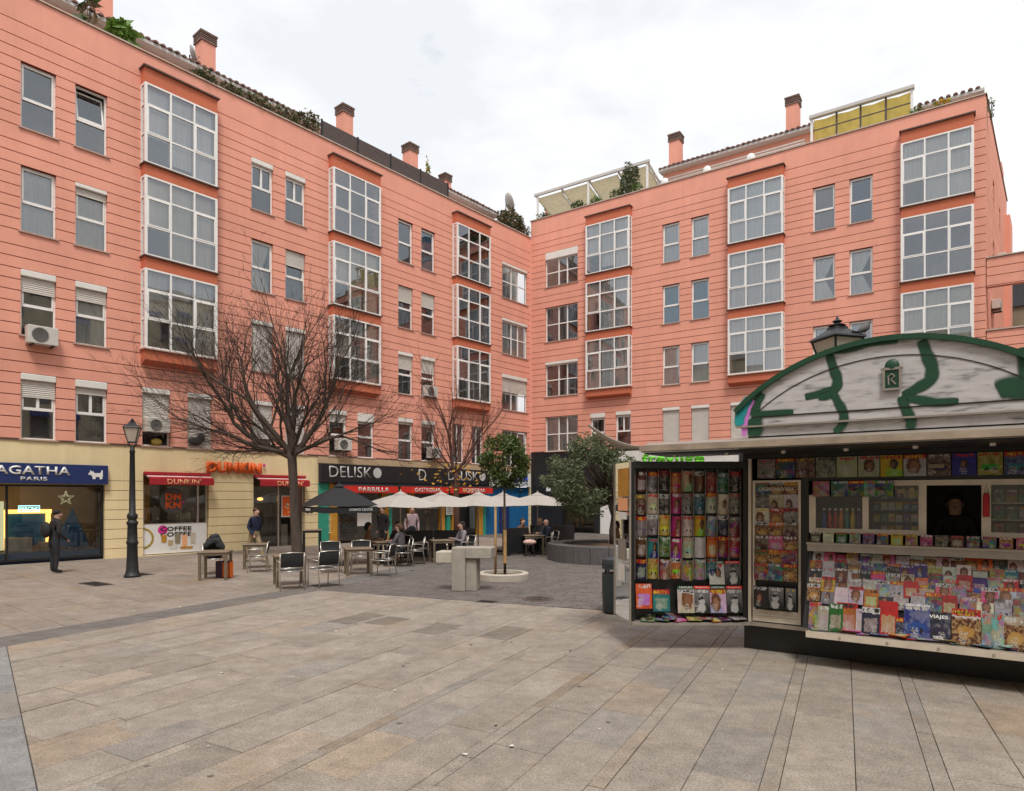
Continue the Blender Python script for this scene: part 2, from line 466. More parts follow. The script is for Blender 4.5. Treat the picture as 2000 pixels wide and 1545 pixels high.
def curtain(parent, F, x0, x1, z0, z1, y, mat, amp=0.03, waves=7, skew=0.0):
    mb = MB(); n = max(8, waves*4); pts = []
    for i in range(n+1):
        t = i/n; x = x0+(x1-x0)*t; yy = y+amp*math.sin(t*waves*2*PI)+amp*.4*math.sin(t*23)
        pts.append((x, yy, z0)); pts.append((x0+(x-x0)*(1-skew) if skew >= 0 else x1-(x1-x)*(1+skew), yy, (z0+z1)/2)); pts.append((x, yy, z1))
    fs = []
    for i in range(n):
        a = i*3; fs += [(a, a+3, a+4, a+1), (a+1, a+4, a+5, a+2)]
    mb.add(pts, fs)
    return mb.build('curtain', 'curtain_'+mat, parent, F, smooth=True)
def slats(mb, x0, x1, y, z0, z1, pitch=0.055):
    n = max(1, int((z1-z0)/pitch)); p = (z1-z0)/n
    for i in range(n):
        a = z0+i*p
        mb.add([(x0,y,a),(x1,y,a),(x1,y-.014,a+p*.5),(x0,y-.014,a+p*.5),(x1,y,a+p*.97),(x0,y,a+p*.97)], [(0,1,2,3),(3,2,4,5)])
OPS = {'L': [], 'R': []}
def window(F, side, s0, z0, w=0.95, h=2.04, box=0.0, shut=0.0, style='two', cur=None, name='window', skew=0.0, tilt=False, glass='glass'):
    OPS[side].append((s0, s0+w, z0, z0+h))
    M = F @ T(s0, 0, z0)
    ft = 0.055; y0, y1 = 0.12, 0.19
    top = h - box
    mb = MB()
    mb.box(0, ft, y0, y1, 0, top); mb.box(w-ft, w, y0, y1, 0, top)
    mb.box(ft, w-ft, y0, y1, 0, ft*.8); mb.box(ft, w-ft, y0, y1, top-ft, top)
    panes = []
    x0, x1, zb, zt = ft, w-ft, ft*.8, top-ft
    tr = h*0.47
    if style in ('two', 'split'):
        mb.box(x0, x1, y0-.01, y1, tr-.045, tr+.045)
        panes.append((x0, x1, zb, tr-.045))
        sx0, sx1, sz0, sz1 = x0, x1, tr+.045, zt
        if not tilt:
            mb.box(sx0, sx0+.045, y0-.015, y1-.01, sz0, sz1); mb.box(sx1-.045, sx1, y0-.015, y1-.01, sz0, sz1)
            mb.box(sx0+.045, sx1-.045, y0-.015, y1-.01, sz1-.045, sz1)
        if style == 'split':
            m = (x0+x1)/2; mb.box(m-.04, m+.04, y0-.012, y1-.012, sz0, sz1-.045)
            panes += [(sx0+.045, m-.04, sz0, sz1-.045), (m+.04, sx1-.045, sz0, sz1-.045)]
        else:
            panes.append((sx0+.045, sx1-.045, sz0, sz1-.045))
    elif style == 'wide':
        c1, c2 = w*.40, w*.66
        for c in (c1, c2): mb.box(c-.035, c+.035, y0-.01, y1, zb, zt)
        tr = h*.5 if not box else (top)*.52
        xs = [x0, c1-.035, c1+.035, c2-.035, c2+.035, x1]
        for i in range(0, 6, 2):
            mb.box(xs[i], xs[i+1], y0-.005, y1-.005, tr-.03, tr+.03)
            panes += [(xs[i], xs[i+1], zb, tr-.03), (xs[i], xs[i+1], tr+.03, zt)]
    elif style == 'pair':
        m = w*.5; mb.box(m-.04, m+.04, y0-.01, y1, zb, zt)
        panes += [(x0, m-.04, zb, zt), (m+.04, x1, zb, zt)]
    win = mb.build(name, 'frame_white', BLD, M)
    for i, p in enumerate(panes):
        pb = MB(); yy = (y0+y1)/2
        if tilt and i == 1:
            a = 0.16
            pb.quad((p[0],yy-.02,p[2]), (p[1],yy-.02,p[2]), (p[1],yy+a,p[3]), (p[0],yy+a,p[3]))
            fb = MB()
            for (qa, qb) in ((p[0]-.03, p[0]+.02), (p[1]-.02, p[1]+.03)):
                fb.add([(qa,yy-.04,p[2]),(qb,yy-.04,p[2]),(qb,yy,p[2]),(qa,yy,p[2]),(qa,yy+a-.02,p[3]),(qb,yy+a-.02,p[3]),(qb,yy+a+.02,p[3]),(qa,yy+a+.02,p[3])], [(0,1,5,4),(1,2,6,5),(2,3,7,6),(3,0,4,7),(4,5,6,7),(0,3,2,1)])
            fb.box(p[0]+.02, p[1]-.02, yy-.04, yy, p[2], p[2]+.05); fb.box(p[0]+.02, p[1]-.02, yy+a-.03, yy+a+.02, p[3]-.05, p[3])
            fb.build('sash', 'frame_white', win, M)
        else:
            ja, jb_ = RN.uniform(-.009, .009)*(p[1]-p[0]), RN.uniform(-.009, .009)*(p[3]-p[2])
            pb.quad((p[0],yy-ja-jb_,p[2]), (p[1],yy+ja-jb_,p[2]), (p[1],yy+ja+jb_,p[3]), (p[0],yy-ja+jb_,p[3]))
        pb.build('pane', glass, win, M)
    sb = MB(); sb.box(-.06, w+.06, -.05, .119, -.045, -.001); sb.build('sill', 'sill', win, M)
    if box:
        bb = MB(); bb.prism([(0.003, 0), (w-.003, 0), (w-.003, box), (0.003, box)], -.012, .185, M=T(0, 0, top+.001))
        bb.build('shutter_box', 'shutter_box', win, M, bevel=.02)
    if shut:
        s_ = MB(); hh = shut*(top-.02)
        slats(s_, .02, w-.02, .085, top-hh, top-.005)
        s_.box(.02, w-.02, .065, .095, top-hh-.04, top-hh)
        s_.build('shutter', 'shutter', win, M)
    if cur: curtain(win, M, .04 if skew >= 0 else .04, w-.04, .05, h-.08, .25, cur, .025, int(5+w*3), skew)
    return win

def bay(F, side, s0, s1, rows, ztop_orange, p=0.36, tints=None, name='bay_window'):
    """three glazed storeys stacked on one projecting bay; rows = glass bottoms"""
    GH = 2.78
    for ri, zb in enumerate(rows):
        zt = zb+GH
        OPS[side].append((s0+.12, s1-.12, zb+.02, zt-.02))
        M = F @ T(s0, 0, zb); w = s1-s0; y = -p
        fr = MB(); t = .062
        cols = [0.0, w*.34, w*.665, w]
        hz = [0.0, GH*.37, GH*.735, GH]
        # corner posts, mullions, rails of the front
        fr.box(0, t*1.4, y, y+t, 0, GH); fr.box(w-t*1.4, w, y, y+t, 0, GH)
        for c in cols[1:3]: fr.box(c-t/2, c+t/2, y, y+t, t, GH-t)
        fr.box(t*1.4, w-t*1.4, y, y+t, 0, t); fr.box(t*1.4, w-t*1.4, y, y+t, GH-t, GH)
        xs = [t*1.4, cols[1]-t/2, cols[1]+t/2, cols[2]-t/2, cols[2]+t/2, w-t*1.4]
        panes = []
        for i in range(3):
            a, b = xs[2*i], xs[2*i+1]
            for zz in hz[1:3]: fr.box(a, b, y+.004, y+t-.004, zz-t/2, zz+t/2)
            for j in range(3):
                za = t if j == 0 else hz[j]+t/2; zc = GH-t if j == 2 else hz[j+1]-t/2
                if j == 1 and i != 1:       # opening casement with its own sash
                    q = .042
                    fr.box(a, a+q, y-.006, y+t-.012, za, zc); fr.box(b-q, b, y-.006, y+t-.012, za, zc)
                    fr.box(a+q, b-q, y-.006, y+t-.012, za, za+q); fr.box(a+q, b-q, y-.006, y+t-.012, zc-q, zc)
                    panes.append((a+q, b-q, za+q, zc-q))
                else: panes.append((a, b, za, zc))
        # side returns
        for x0_, x1_ in ((0.002, t-.004), (w-t+.004, w-.002)):
            fr.box(x0_, x1_, -t, -.001, 0, GH)
            for zz in (t/2, hz[1], hz[2], GH-t/2): fr.box(x0_, x1_, y+t, -t, zz-t/2, zz+t/2)
        o = fr.build(name, 'frame_white', BLD, M)
        for (a, b, c, d) in panes:
            ja, jb_ = RN.uniform(-.010, .010)*(b-a), RN.uniform(-.010, .010)*(d-c); yc = y+t/2
            pb = MB(); pb.quad((a, yc-ja-jb_, c), (b, yc+ja-jb_, c), (b, yc+ja+jb_, d), (a, yc-ja+jb_, d)); pb.build('pane', 'glass_bay', o, M)
        for x in (t/2, w-t/2):
            for j in range(3):
                pb = MB(); pb.quad((x, y+t, hz[j]+t/2), (x, -t, hz[j]+t/2), (x, -t, hz[j+1]-t/2), (x, y+t, hz[j+1]-t/2)); pb.build('pane', 'glass_bay', o, M)
        sb = MB(); sb.box(-.05, w+.05, y-.06, 0, -.045, -.002); sb.build('sill', 'cap_dark' if ri else 'sill', o, M)
        # orange apron below this glass
        low = zb-.047; bot = (rows[ri-1]+GH+.002) if ri else zb-.52
        ob = MB()
        if ri: ob.box(.004, w-.004, y+.012, -.001, bot-zb, low-zb)
        else:
            hgt = low-zb
            ob.add([(.004,y+.012,hgt),(w-.004,y+.012,hgt),(w-.004,0,hgt),(.004,0,hgt),(.004,y+.012,-.40),(w-.004,y+.012,-.40),(w-.004,-.001,-.55),(.004,-.001,-.55)],
                   [(0,4,5,1),(4,7,6,5),(0,3,7,4),(1,5,6,2),(0,1,2,3)])
        ob.build('apron', 'orange_stucco', o, M)
        tint = (tints or {}).get(ri)
        if tint and tint.startswith('blind_'):
            nb = MB(); lo = GH*(.36 if tint.endswith('white') else .06)
            nb.box(.12, w*.335, -.13, -.125, GH*.37, GH-.07); nb.box(w*.345, w*.66, -.13, -.125, lo*.3, GH-.07); nb.box(w*.67, w-.12, -.13, -.125, .06, GH-.07)
            nb.build('blind', 'curtain_'+tint[6:], o, M)  # in the left bays some of these sheets imitate pale reflections
        elif tint: curtain(o, M, .12, w-.12, .08, GH-.08, -.12, tint, .03, 14)
    z1 = rows[-1]+GH
    ob = MB(); ob.box(s0+.004, s1-.004, -p+.012, -.001, z1+.003, ztop_orange)
    ob.build('bay_header', 'orange_stucco', BLD, F)
    cb = MB(); cb.box(s0-.06, s1+.06, -p-.07, -.001, ztop_orange+.001, ztop_orange+.055); cb.build('bay_cap', 'cap_dark', BLD, F)

# ---- windows, left wing
SL = [3.9+3.225*i for i in range(4)]
SR = [4.78+3.255*i for i in range(4)]
def wl(s, r, **k): return window(FL, 'L', s, SL[r], **k)
def wr(s, r, **k): return window(FR, 'R', s, SR[r], **k)
wl(.52, 3); wl(.52, 2, cur='lace'); wl(.52, 1, box=.2, shut=.24); wl(.52, 0, box=.2, shut=.27, style='split')
wl(2.0, 3, tilt=True); wl(2.0, 2, box=.13, shut=.1, cur='cream'); wl(2.0, 1, box=.2, shut=.2, cur='lace'); wl(2.0, 0, box=.24, shut=.1, style='split', cur='dark')
wl(4.05, 0, box=.18, shut=.72); wl(5.62, 0, box=.18, shut=.98, w=.92)
wl(8.12, 3, box=.2, style='split'); wl(8.12, 2, cur='cream', skew=.35); wl(8.12, 1, box=.16, shut=.97); wl(8.12, 0, box=.16, shut=.70)
wl(9.62, 3, box=.2, style='split'); wl(9.62, 2, shut=.3); wl(9.62, 1, box=.16, shut=1); wl(9.62, 0, box=.16, shut=.98)
wl(11.75, 0, box=.2, shut=.16); wl(13.28, 0, box=.4, shut=.02)
wl(15.69, 3); wl(15.69, 2, shut=.36, cur='grey'); wl(15.69, 1, box=.16, shut=.34); wl(15.69, 0, box=.2)
wl(17.19, 3, cur='blue'); wl(17.19, 2, shut=.34); wl(17.19, 1, box=.16, shut=.34); wl(17.19, 0, box=.2)
wl(19.37, 0, w=.9, style='pair', cur='grey'); wl(20.88, 0, w=.9, style='pair', cur='grey')
wl(23.43, 3, w=2.32, style='wide', box=.14); wl(23.43, 2, w=2.32, style='wide', box=.14, cur='white'); wl(23.43, 1, w=2.32, style='wide', box=.2, shut=.42); wl(23.43, 0, w=2.32, style='wide', cur='grey')
bay(FL, 'L', 4.0, 6.57, [7.27, 10.5, 13.72], 17.03, tints={2: 'blind_white', 1: 'blind_cream', 0: 'blind_lace'})  # cream and lace sheets imitate cream reflections in the two lower storeys
bay(FL, 'L', 11.72, 14.34, [7.27, 10.5, 13.72], 17.03, tints={1: 'blind_cream', 0: 'blind_lace'})  # blinds added here to brighten the panes
bay(FL, 'L', 19.4, 22.03, [7.27, 10.5, 13.72], 17.03, tints={0: 'blind_grey'})
# ---- windows, right wing
wr(1.02, 3, w=2.2, style='wide', box=.42); wr(1.02, 2, w=2.2, style='wide', cur='grey', skew=.3); wr(1.02, 1, w=2.2, style='wide', box=.16, cur='brownc'); wr(1.02, 0, w=2.2, style='wide', cur='lace')
wr(4.04, 0, w=.92, box=.26, style='two'); wr(5.62, 0, w=.92, box=.2, style='split')
wr(8.36, 3, cur='stripe'); wr(8.36, 2, cur='blue'); wr(8.36, 1, cur='white'); wr(8.36, 0, box=.16, shut=1)
wr(9.93, 3, cur='stripe'); wr(9.93, 2, cur='blue'); wr(9.93, 1, cur='white'); wr(9.93, 0, box=.16, shut=1)
wr(11.95, 0, box=.16, shut=1); wr(13.5, 0, box=.16, shut=1)
wr(15.8, 3, cur='grey'); wr(15.8, 2, cur='white', skew=.5); wr(15.8, 1, cur='stripe'); wr(15.8, 0, box=.16, shut=1)
wr(17.34, 3, cur='navy'); wr(17.34, 2, cur='white', skew=.5); wr(17.34, 1, cur='stripe'); wr(17.34, 0, box=.16, shut=1)
bay(FR, 'R', 3.9, 6.6, [8.16, 11.42, 14.68], 17.95, p=.32, tints={0: 'white', 1: 'blind_lace', 2: 'blind_white'})
bay(FR, 'R', 11.92, 14.54, [8.16, 11.42, 14.68], 17.95, p=.32, tints={0: 'blind_lace', 1: 'white', 2: 'stripe'})
bay(FR, 'R', 19.4, 22.02, [8.16, 11.42, 14.68], 17.95, p=.32, tints={0: 'cream', 2: 'blind_lace'})

# ---- walls in courses
def groove_list(sills, base, top):
    g = [base]
    for s in sills: g += [s] if abs(s-g[-1]) > .01 else []; g += [s+.34*k for k in range(1, 7)]+[s+2.39, s+2.74]
    return g+[sills[-1]+3.22, top]
SHOP_L = [(-9, 2.88, -.3, 2.5), (4.08, 6.42, .02, 2.95), (8.2, 10.55, -.3, 2.95), (11.2, 25.95, -.3, 3.55)]
courses(BLD, FL, -9, LLEN, groove_list(SL, 3.9, 17.72), OPS['L'], 'stucco', 'stucco_joint', 'upper_wall')
courses(BLD, FL, -9, LLEN, [-.4]+[.33*k for k in range(1, 9)]+[3.88], SHOP_L, 'cream_wall', 'cream_joint', 'shop_wall', gap=.018)
SHOP_R = [(2.2, 4.3, -.3, 2.9), (4.6, 5.5, -.3, 2.5), (5.8, 22, -.3, 3.4)]
courses(BLD, FR, 0, RLEN, groove_list(SR, 4.78, 18.73), OPS['R'], 'stucco', 'stucco_joint', 'upper_wall')
courses(BLD, FR, 0, RLEN, [-.4, 1.2, 2.4, 3.6, 4.76], SHOP_R, 'black_clad', 'kiosk_black', 'shop_wall', gap=.02)
band = MB(); band.box(-9, LLEN-.01, -.035, 0, 3.855, 3.897); band.build('string_course', 'cap_dark', BLD, FL)
band = MB(); band.box(11.15, LLEN-.02, -.03, -.001, 3.56, 3.85); band.build('shop_frieze', 'beige_stone', BLD, FL)
band = MB(); band.box(0.02, RLEN, -.035, 0, 4.735, 4.777); band.build('string_course', 'cap_dark', BLD, FR)
# copings
cb = MB(); cb.box(-9, LLEN-.02, -.05, .26, 17.722, 17.775); cb.build('coping', 'coping', BLD, FL)
cb = MB(); cb.box(-.05, RLEN+.05, -.05, .26, 18.732, 18.785); cb.build('coping', 'coping', BLD, FR)
# rooms behind the panes: back wall and floor plates
rb = MB(); rb.box(-9, LLEN+1.5, 2.4, 2.5, -.4, 17.6)
for s in [3.55]+[z-.42 for z in SL[1:]]+[17.3]: rb.box(-9, LLEN-.05, .245, 2.39, s, s+.25)
for x in (3.3, 7.35, 11.1, 15.1, 18.8, 22.8): rb.box(x, x+.1, .245, 2.39, 3.85, 17.3)
rb.build('room_walls', 'room', BLD, FL)
rb = MB(); rb.box(-1.5, RLEN-.3, 2.4, 2.5, -.4, 18.6)
for s in [4.4]+[z-.42 for z in SR[1:]]+[18.3]: rb.box(.3, RLEN-.3, .245, 2.39, s, s+.25)
for x in (3.5, 7.4, 11.4, 15.2, 18.9): rb.box(x, x+.1, .245, 2.39, 4.7, 18.3)
rb.build('room_walls', 'room', BLD, FR)
# ---- end wall of the right wing, with recessed upright lines seen obliquely
FE = FR @ T(RLEN, 0, 0) @ RZ(rad(85))
ew = MB()
courses(BLD, FE, 0.0, 13.0, groove_list(SR, -.4, 18.73), [(3.6, 4.4, z, z+1.2) for z in (9.4, 12.6, 15.4)]+[(7.4, 8.1, z, z+1.2) for z in (9.4, 12.6, 15.4)], 'stucco', 'stucco_joint', 'end_wall')
cb = MB(); cb.box(0.03, 13, -.05, .26, 18.732, 18.785); cb.build('coping', 'coping', BLD, FE)
for (x0, z0) in ((3.6, 9.4), (3.6, 12.6), (3.6, 15.4), (7.4, 9.4), (7.4, 12.6), (7.4, 15.4)):
    mb = MB(); mb.box(x0+.02, x0+.68, .14, .2, z0+.02, z0+1.18); mb.build('end_window', 'curtain_dark', BLD, FE)
mb = MB(); mb.box(11.0, 13.2, -.25, .3, -.4, 17.3); mb.box(9.4, 11.0, .02, .26, 18.79, 19.6); mb.build('end_buttress', 'stucco', BLD, FE)
# bridge wall to the right of the wing, with an opening
BO = [(RLEN+.03, RLEN+7, 8.97, 10.76)]
courses(BLD, FR, RLEN+.03, RLEN+7, [-.4]+[.345*k for k in range(1, 26)]+[8.93, 10.8, 11.2, 11.55, 11.93], BO, 'stucco', 'stucco_joint', 'bridge_wall', depth=.3)
for z in (8.94, 11.94):
    cb = MB(); cb.box(RLEN+.02, RLEN+7, -.05, .34, z, z+.05); cb.build('coping', 'coping', BLD, FR)

# the 298 largest wall pieces are parts of their own, the small remainder is joined per wall
PIECES.sort(key=lambda q: -q[0])
rest = {}
for i, (sz, g, wall, F, mat, depth) in enumerate(PIECES):
    mb = MB() if i < 298 else rest.setdefault((wall.name, mat), (MB(), wall, F, mat))[0]
    for c in g: mb.box(c[0], c[1], 0, depth, c[2], c[3])
    if i < 298: mb.build('wall_course', mat, wall, F)
for mb, wall, F, mat in rest.values(): mb.build('wall_pieces', mat, wall, F, kind='stuff')
# ------------------------------------------------------------------ roof storey
def roof(F, s0, s1, q, ze, name='attic', over=.45):
    """attic wall set back q with an eave of round tiles at height ze"""
    a = part(name, BLD, F)
    mb = MB(); mb.box(s0, s1, q, q+.2, 16.9, ze-.12); mb.build('attic_wall', 'stucco', a, F)
    mb = MB(); mb.box(s0-.1, s1+.1, q-over, q+.1, ze-.12, ze-.001); mb.build('fascia', 'fascia', a, F)
    mb = MB(); sl = .42; dep = 4.2
    mb.add([(s0-.1, q-over, ze), (s1+.1, q-over, ze), (s1+.1, q+dep, ze+dep*sl), (s0-.1, q+dep, ze+dep*sl)], [(0,1,2,3)]); mb.build('roof_sheet', 'tile', a, F)
    # round cover tiles: one shared mesh each
    t = MB(); n = 6; r = .095
    for yy, k in ((0, 1.0), (4.2, 1.0)):
        for i in range(n+1):
            an = PI*i/n; t.v.append((-r*math.cos(an), yy, yy*sl+r*math.sin(an)*1.0))
    for i in range(n): t.f.append((i, i+1, n+2+i, n+1+i)); t.m.append(0)
    t.add([(-r*math.cos(PI*i/n), 0, r*math.sin(PI*i/n)) for i in range(n+1)], [tuple(range(n, -1, -1))])
    me = t.mesh('roof_tile', 'tile', True)
    x = s0
    while x < s1:
        mesh_obj('roof_tile', me, a, F @ T(x, q-over-.06+RN.uniform(-.03, .03), ze+.01+RN.uniform(-.012, .012)))
        x += .27
    return a
AL = roof(FL, -2, 25.4, 2.4, 19.48)
AR = roof(FR, 7.5, 15.5, 2.25, 20.52)
AR2 = roof(FR, 20.0, 22.3, 1.9, 19.85, over=.3)
def chimney(F, s, y, z0, z1, w=.62, par=None):
    M = F @ T(s, y, 0)
    mb = MB(); mb.box(-w/2, w/2, -w/2, w/2, z0, z1-.42)
    c = mb.build('chimney', 'stucco', BLD, M)
    cp = MB(); k = w/2+.05
    cp.box(-k, k, -k, k, z1-.42, z1-.34)
    for i in range(3): cp.box(-w/2+.03, w/2-.03, -w/2+.03, w/2-.03, z1-.34+i*.09, z1-.30+i*.09); cp.box(-k, k, -k, k, z1-.30+i*.09, z1-.255+i*.09)
    cp.box(-k-.02, k+.02, -k-.02, k+.02, z1-.07, z1)
    cp.build('chimney_cap', 'chimney_cap', c, M)
for s, y, z1 in ((4.1, 4, 22.3), (8.18, 4, 22.2), (15.48, 4, 22.35), (20.0, 4, 22.2)): chimney(FL, s, y, 19.3, z1)
chimney(FL, 22.8, 4, 19.3, 21.55, .5)
chimney(FR, 7.78, 3.5, 19.5, 23.1); chimney(FR, 14.2, 3.5, 19.5, 23.05, .6); chimney(FR, -1.2, 4.2, 19.5, 21.6, .5)

def leaf_cloud(mb, c, rx, ry, rz, n, size, rnd, m=0, shell=.55, flat=1.0):
    for _ in range(n):
        while True:
            p = Vector((rnd.uniform(-1, 1), rnd.uniform(-1, 1), rnd.uniform(-1, 1)))
            if p.length < 1: break
        if p.length < shell and rnd.random() < .6: p = p.normalized()*rnd.uniform(shell, 1)
        k = 1+.35*noise.noise(p*1.9+Vector(c)*.7)
        q = Vector((c[0]+p.x*rx*k, c[1]+p.y*ry*k, c[2]+p.z*rz*k))
        d = Vector((rnd.uniform(-1, 1), rnd.uniform(-1, 1), rnd.uniform(-.7, .7)*flat)).normalized()
        s_ = d.cross(Vector((rnd.uniform(-1, 1), rnd.uniform(-1, 1), rnd.uniform(-1, 1)))).normalized()
        l = size*rnd.uniform(.6, 1.25); ww = l*.3
        mb.add([q-d*l*.5, q+s_*ww*.6, q+d*l*.5, q-s_*ww*.6], [(0, 1, 2, 3)], m)
def rplant(name, label, F, s, y, z, rx, rz, n, size, mats, cat='plant', group=None, droop=None, stem=True):
    M = F @ T(s, y, z)
    t = thing(name, label, cat, M, group)
    rnd = random.Random(int(s*100)+n)
    mb = MB()
    for k in range(len(mats)): leaf_cloud(mb, (0, 0, rz), rx, min(rx, .45), rz, int(n*1.15)//len(mats), size*1.25, rnd, k)
    mb.build('foliage', mats, t, M)
    if stem:
        sb = MB()
        for k in range(4):
            a = rnd.uniform(-.6, .6)*rx
            sb.tube([(a*.2, 0, 0), (a*.6, .03, rz*.8), (a, rnd.uniform(-.1, .1), rz*1.5)], [.02, .014, .006], 4)
        sb.build('stem', 'olive_bark', t, M)
    return t
# rooftop planting along the parapets
rplant('spiky_plant', 'bright green spiky yucca on the left parapet', FL, 3.55, .45, 17.8, .42, .42, 160, .55, ['leaf_bright'])
rplant('tall_plant', 'tall thin palm-like plant at top left of the parapet', FL, 2.6, .7, 17.8, .3, .95, 36, .45, ['leaf_roof', 'leaf_dry'])
for i, (s, w, h, lab) in enumerate(((6.35, .5, .26, 'first ivy clump by the chimney on the left parapet'), (7.3, .62, .24, 'second ivy clump trailing on the left parapet'), (8.5, .7, .28, 'thick third ivy clump on the left parapet'), (9.75, .72, .34, 'bushy fourth plant along the left parapet'), (10.85, .62, .52, 'tangled plant just left of the brown roof screen'))):
    rplant('trailing_shrub', lab, FL, s, .3, 17.72, w, h, 420, .16, ['leaf_roof', 'leaf_dry'], group='shrubs along the left parapet')
rplant('climber', 'thin yellowish climber rising above the brown roof screen', FL, 18.25, .7, 17.8, .14, .95, 90, .2, ['leaf_bright', 'leaf_yellow'])
rplant('corner_bush', 'large rust and green bush in the roof corner', FL, 24.9, .55, 17.75, 1.15, .75, 1500, .18, ['leaf_roof', 'leaf_dry'], cat='bush')
rplant('corner_shrub', 'reddish shrub spilling over the inner roof corner', FL, 25.7, .3, 17.5, .4, .5, 400, .15, ['leaf_dry', 'leaf_roof'], cat='bush')
for s, w, h, n, lab in ((.75, .5, .22, 260, 'low spreading green shrub at the corner end of the right parapet'), (3.05, .42, .3, 300, 'round box bush under the cream roof awning'), (4.25, .36, .28, 260, 'yellow-green round bush right of the box bush'), (5.55, .42, .3, 260, 'small bright bush at the foot of the parapet tree'), (6.75, .3, .35, 160, 'thin shrub right of the parapet tree')):
    rplant('parapet_bush', lab, FR, s, .35, 18.75, w, h, n, .13, ['leaf_bright' if w < .37 else 'leaf_roof', 'leaf_roof'], cat='bush', group='bushes along the right parapet')
rplant('parapet_tree', 'small dark leafy tree standing on the right parapet', FR, 6.2, .6, 18.75, .55, 1.0, 700, .2, ['leaf_olive'], cat='tree')
rplant('parapet_plant', 'yellowish plants near the right end of the roof', FR, 20.9, .3, 18.75, .4, .2, 150, .16, ['leaf_bright', 'leaf_yellow'])
rplant('parapet_plant', 'low dry plant beside the yellow roof awning', FR, 19.95, .3, 18.75, .25, .22, 110, .16, ['leaf_dry', 'leaf_bright'])
rplant('hanging_plant', 'sprig hanging over the outer right parapet corner', FR, 22.6, .6, 17.9, .2, .55, 60, .13, ['leaf_olive'])
# brown privacy screen
M = FL @ T(11.67, .42, 17.78)
t = thing('privacy_screen', 'dark brown slatted screen standing on the left roof parapet', 'screen', M)
for i in range(4):
    x0 = i*1.953; mb = MB()
    for k in range(9): mb.box(x0+.04, x0+1.913, 0, .03, .03+k*.108, .03+k*.108+.092)
    mb.build('panel', 'screen_brown', t, M)
for i in range(5):
    mb = MB(); mb.box(i*1.953-.035, i*1.953+.035, -.02, .05, 0, 1.04); mb.build('post', 'dark_metal', t, M)
# pergolas
M = FR @ T(0, .6, 18.78)
t = thing('roof_pergola', 'white frame roof pergola with cream awning near the inner corner', 'pergola', M)
for x in (.1, 3.6, 7.25):
    mb = MB(); mb.box(x-.05, x+.05, -.05, .05, 0, 1.7); mb.build('post', 'white_paint', t, M)
mb = MB(); mb.box(-.1, 7.4, -.1, .02, 1.68, 1.83); mb.build('front_beam', 'pergola', t, M)
mb = MB(); mb.box(-.1, 7.4, 2.5, 2.62, .95, 1.08); mb.build('rear_beam', 'pergola', t, M)
for x in (.0, 1.8, 3.65, 5.5, 7.3):
    mb = MB(); mb.add([(x-.04, .02, 1.62), (x+.04, .02, 1.62), (x+.04, 2.5, .92), (x-.04, 2.5, .92), (x-.04, .02, 1.74), (x+.04, .02, 1.74), (x+.04, 2.5, 1.04), (x-.04, 2.5, 1.04)], [(0,3,2,1),(4,5,6,7),(0,1,5,4),(1,2,6,5),(2,3,7,6),(3,0,4,7)]); mb.build('rafter', 'pergola', t, M)
for x in (.05, 1.85, 3.7, 5.55):
    mb = MB(); n = 10
    for i in range(n+1):
        q = i/n; mb.v += [(x, .1+q*2.35, 1.60-q*.67-.09*abs(math.sin(q*PI*3))), (x+1.72, .1+q*2.35, 1.60-q*.67-.09*abs(math.sin(q*PI*3)))]
    for i in range(n): mb.f.append((2*i, 2*i+1, 2*i+3, 2*i+2)); mb.m.append(0)
    mb.build('canvas', 'canvas_cream', t, M, smooth=True)
M = FR @ T(15.62, .45, 18.78)
t = thing('roof_awning', 'yellow canvas awning in a grey frame on the right roof terrace', 'awning', M)
for x in (.05, 4.15):
    mb = MB(); mb.box(x-.05, x+.05, -.05, .05, 0, 1.35); mb.build('post', 'white_paint', t, M)
mb = MB(); mb.box(-.05, 4.25, -.14, .1, 1.30, 1.44); mb.build('top_beam', 'pergola', t, M)
for x in (1.12, 2.12, 3.14):
    mb = MB(); mb.box(x-.04, x+.04, .02, .07, .1, 1.30); mb.build('bar', 'screen_brown', t, M)
mb = MB(); mb.box(.1, 4.1, .03, .06, .72, .77); mb.build('rail', 'screen_brown', t, M)
for i in range(4):
    x0 = .1+i*1.01; mb = MB(); n = 9
    for j in range(n+1):
        q = j/n; mb.v += [(x0, .14+q*.45, 1.28-q*1.1), (x0+.5, .22+q*.5+.05*math.sin(q*PI), 1.26-q*1.12), (x0+.98, .14+q*.45, 1.28-q*1.1)]
    for j in range(n):
        for k in range(2): mb.f.append((3*j+k, 3*j+k+1, 3*j+k+4, 3*j+k+3)); mb.m.append(0)
    mb.build('canvas', 'canvas_yellow', t, M, smooth=True)
# white terrace railing tubes with round feet on the right roof
M = FR @ T(8.0, .25, 18.79)
t = thing('terrace_rail', 'low grey terrace rail with white rounded blocks on the right parapet', 'railing', M)
for z in (.16, .30): MB().tube([(0, 0, z), (7.4, 0, z)], .045, 8).build('rail', 'pergola', t, M, smooth=True)
for x in (.4, 2.7, 4.9): MB().ball((x, -.05, .12), .22, .12, .26, 12, 8).build('block', 'white_paint', t, M, smooth=True)
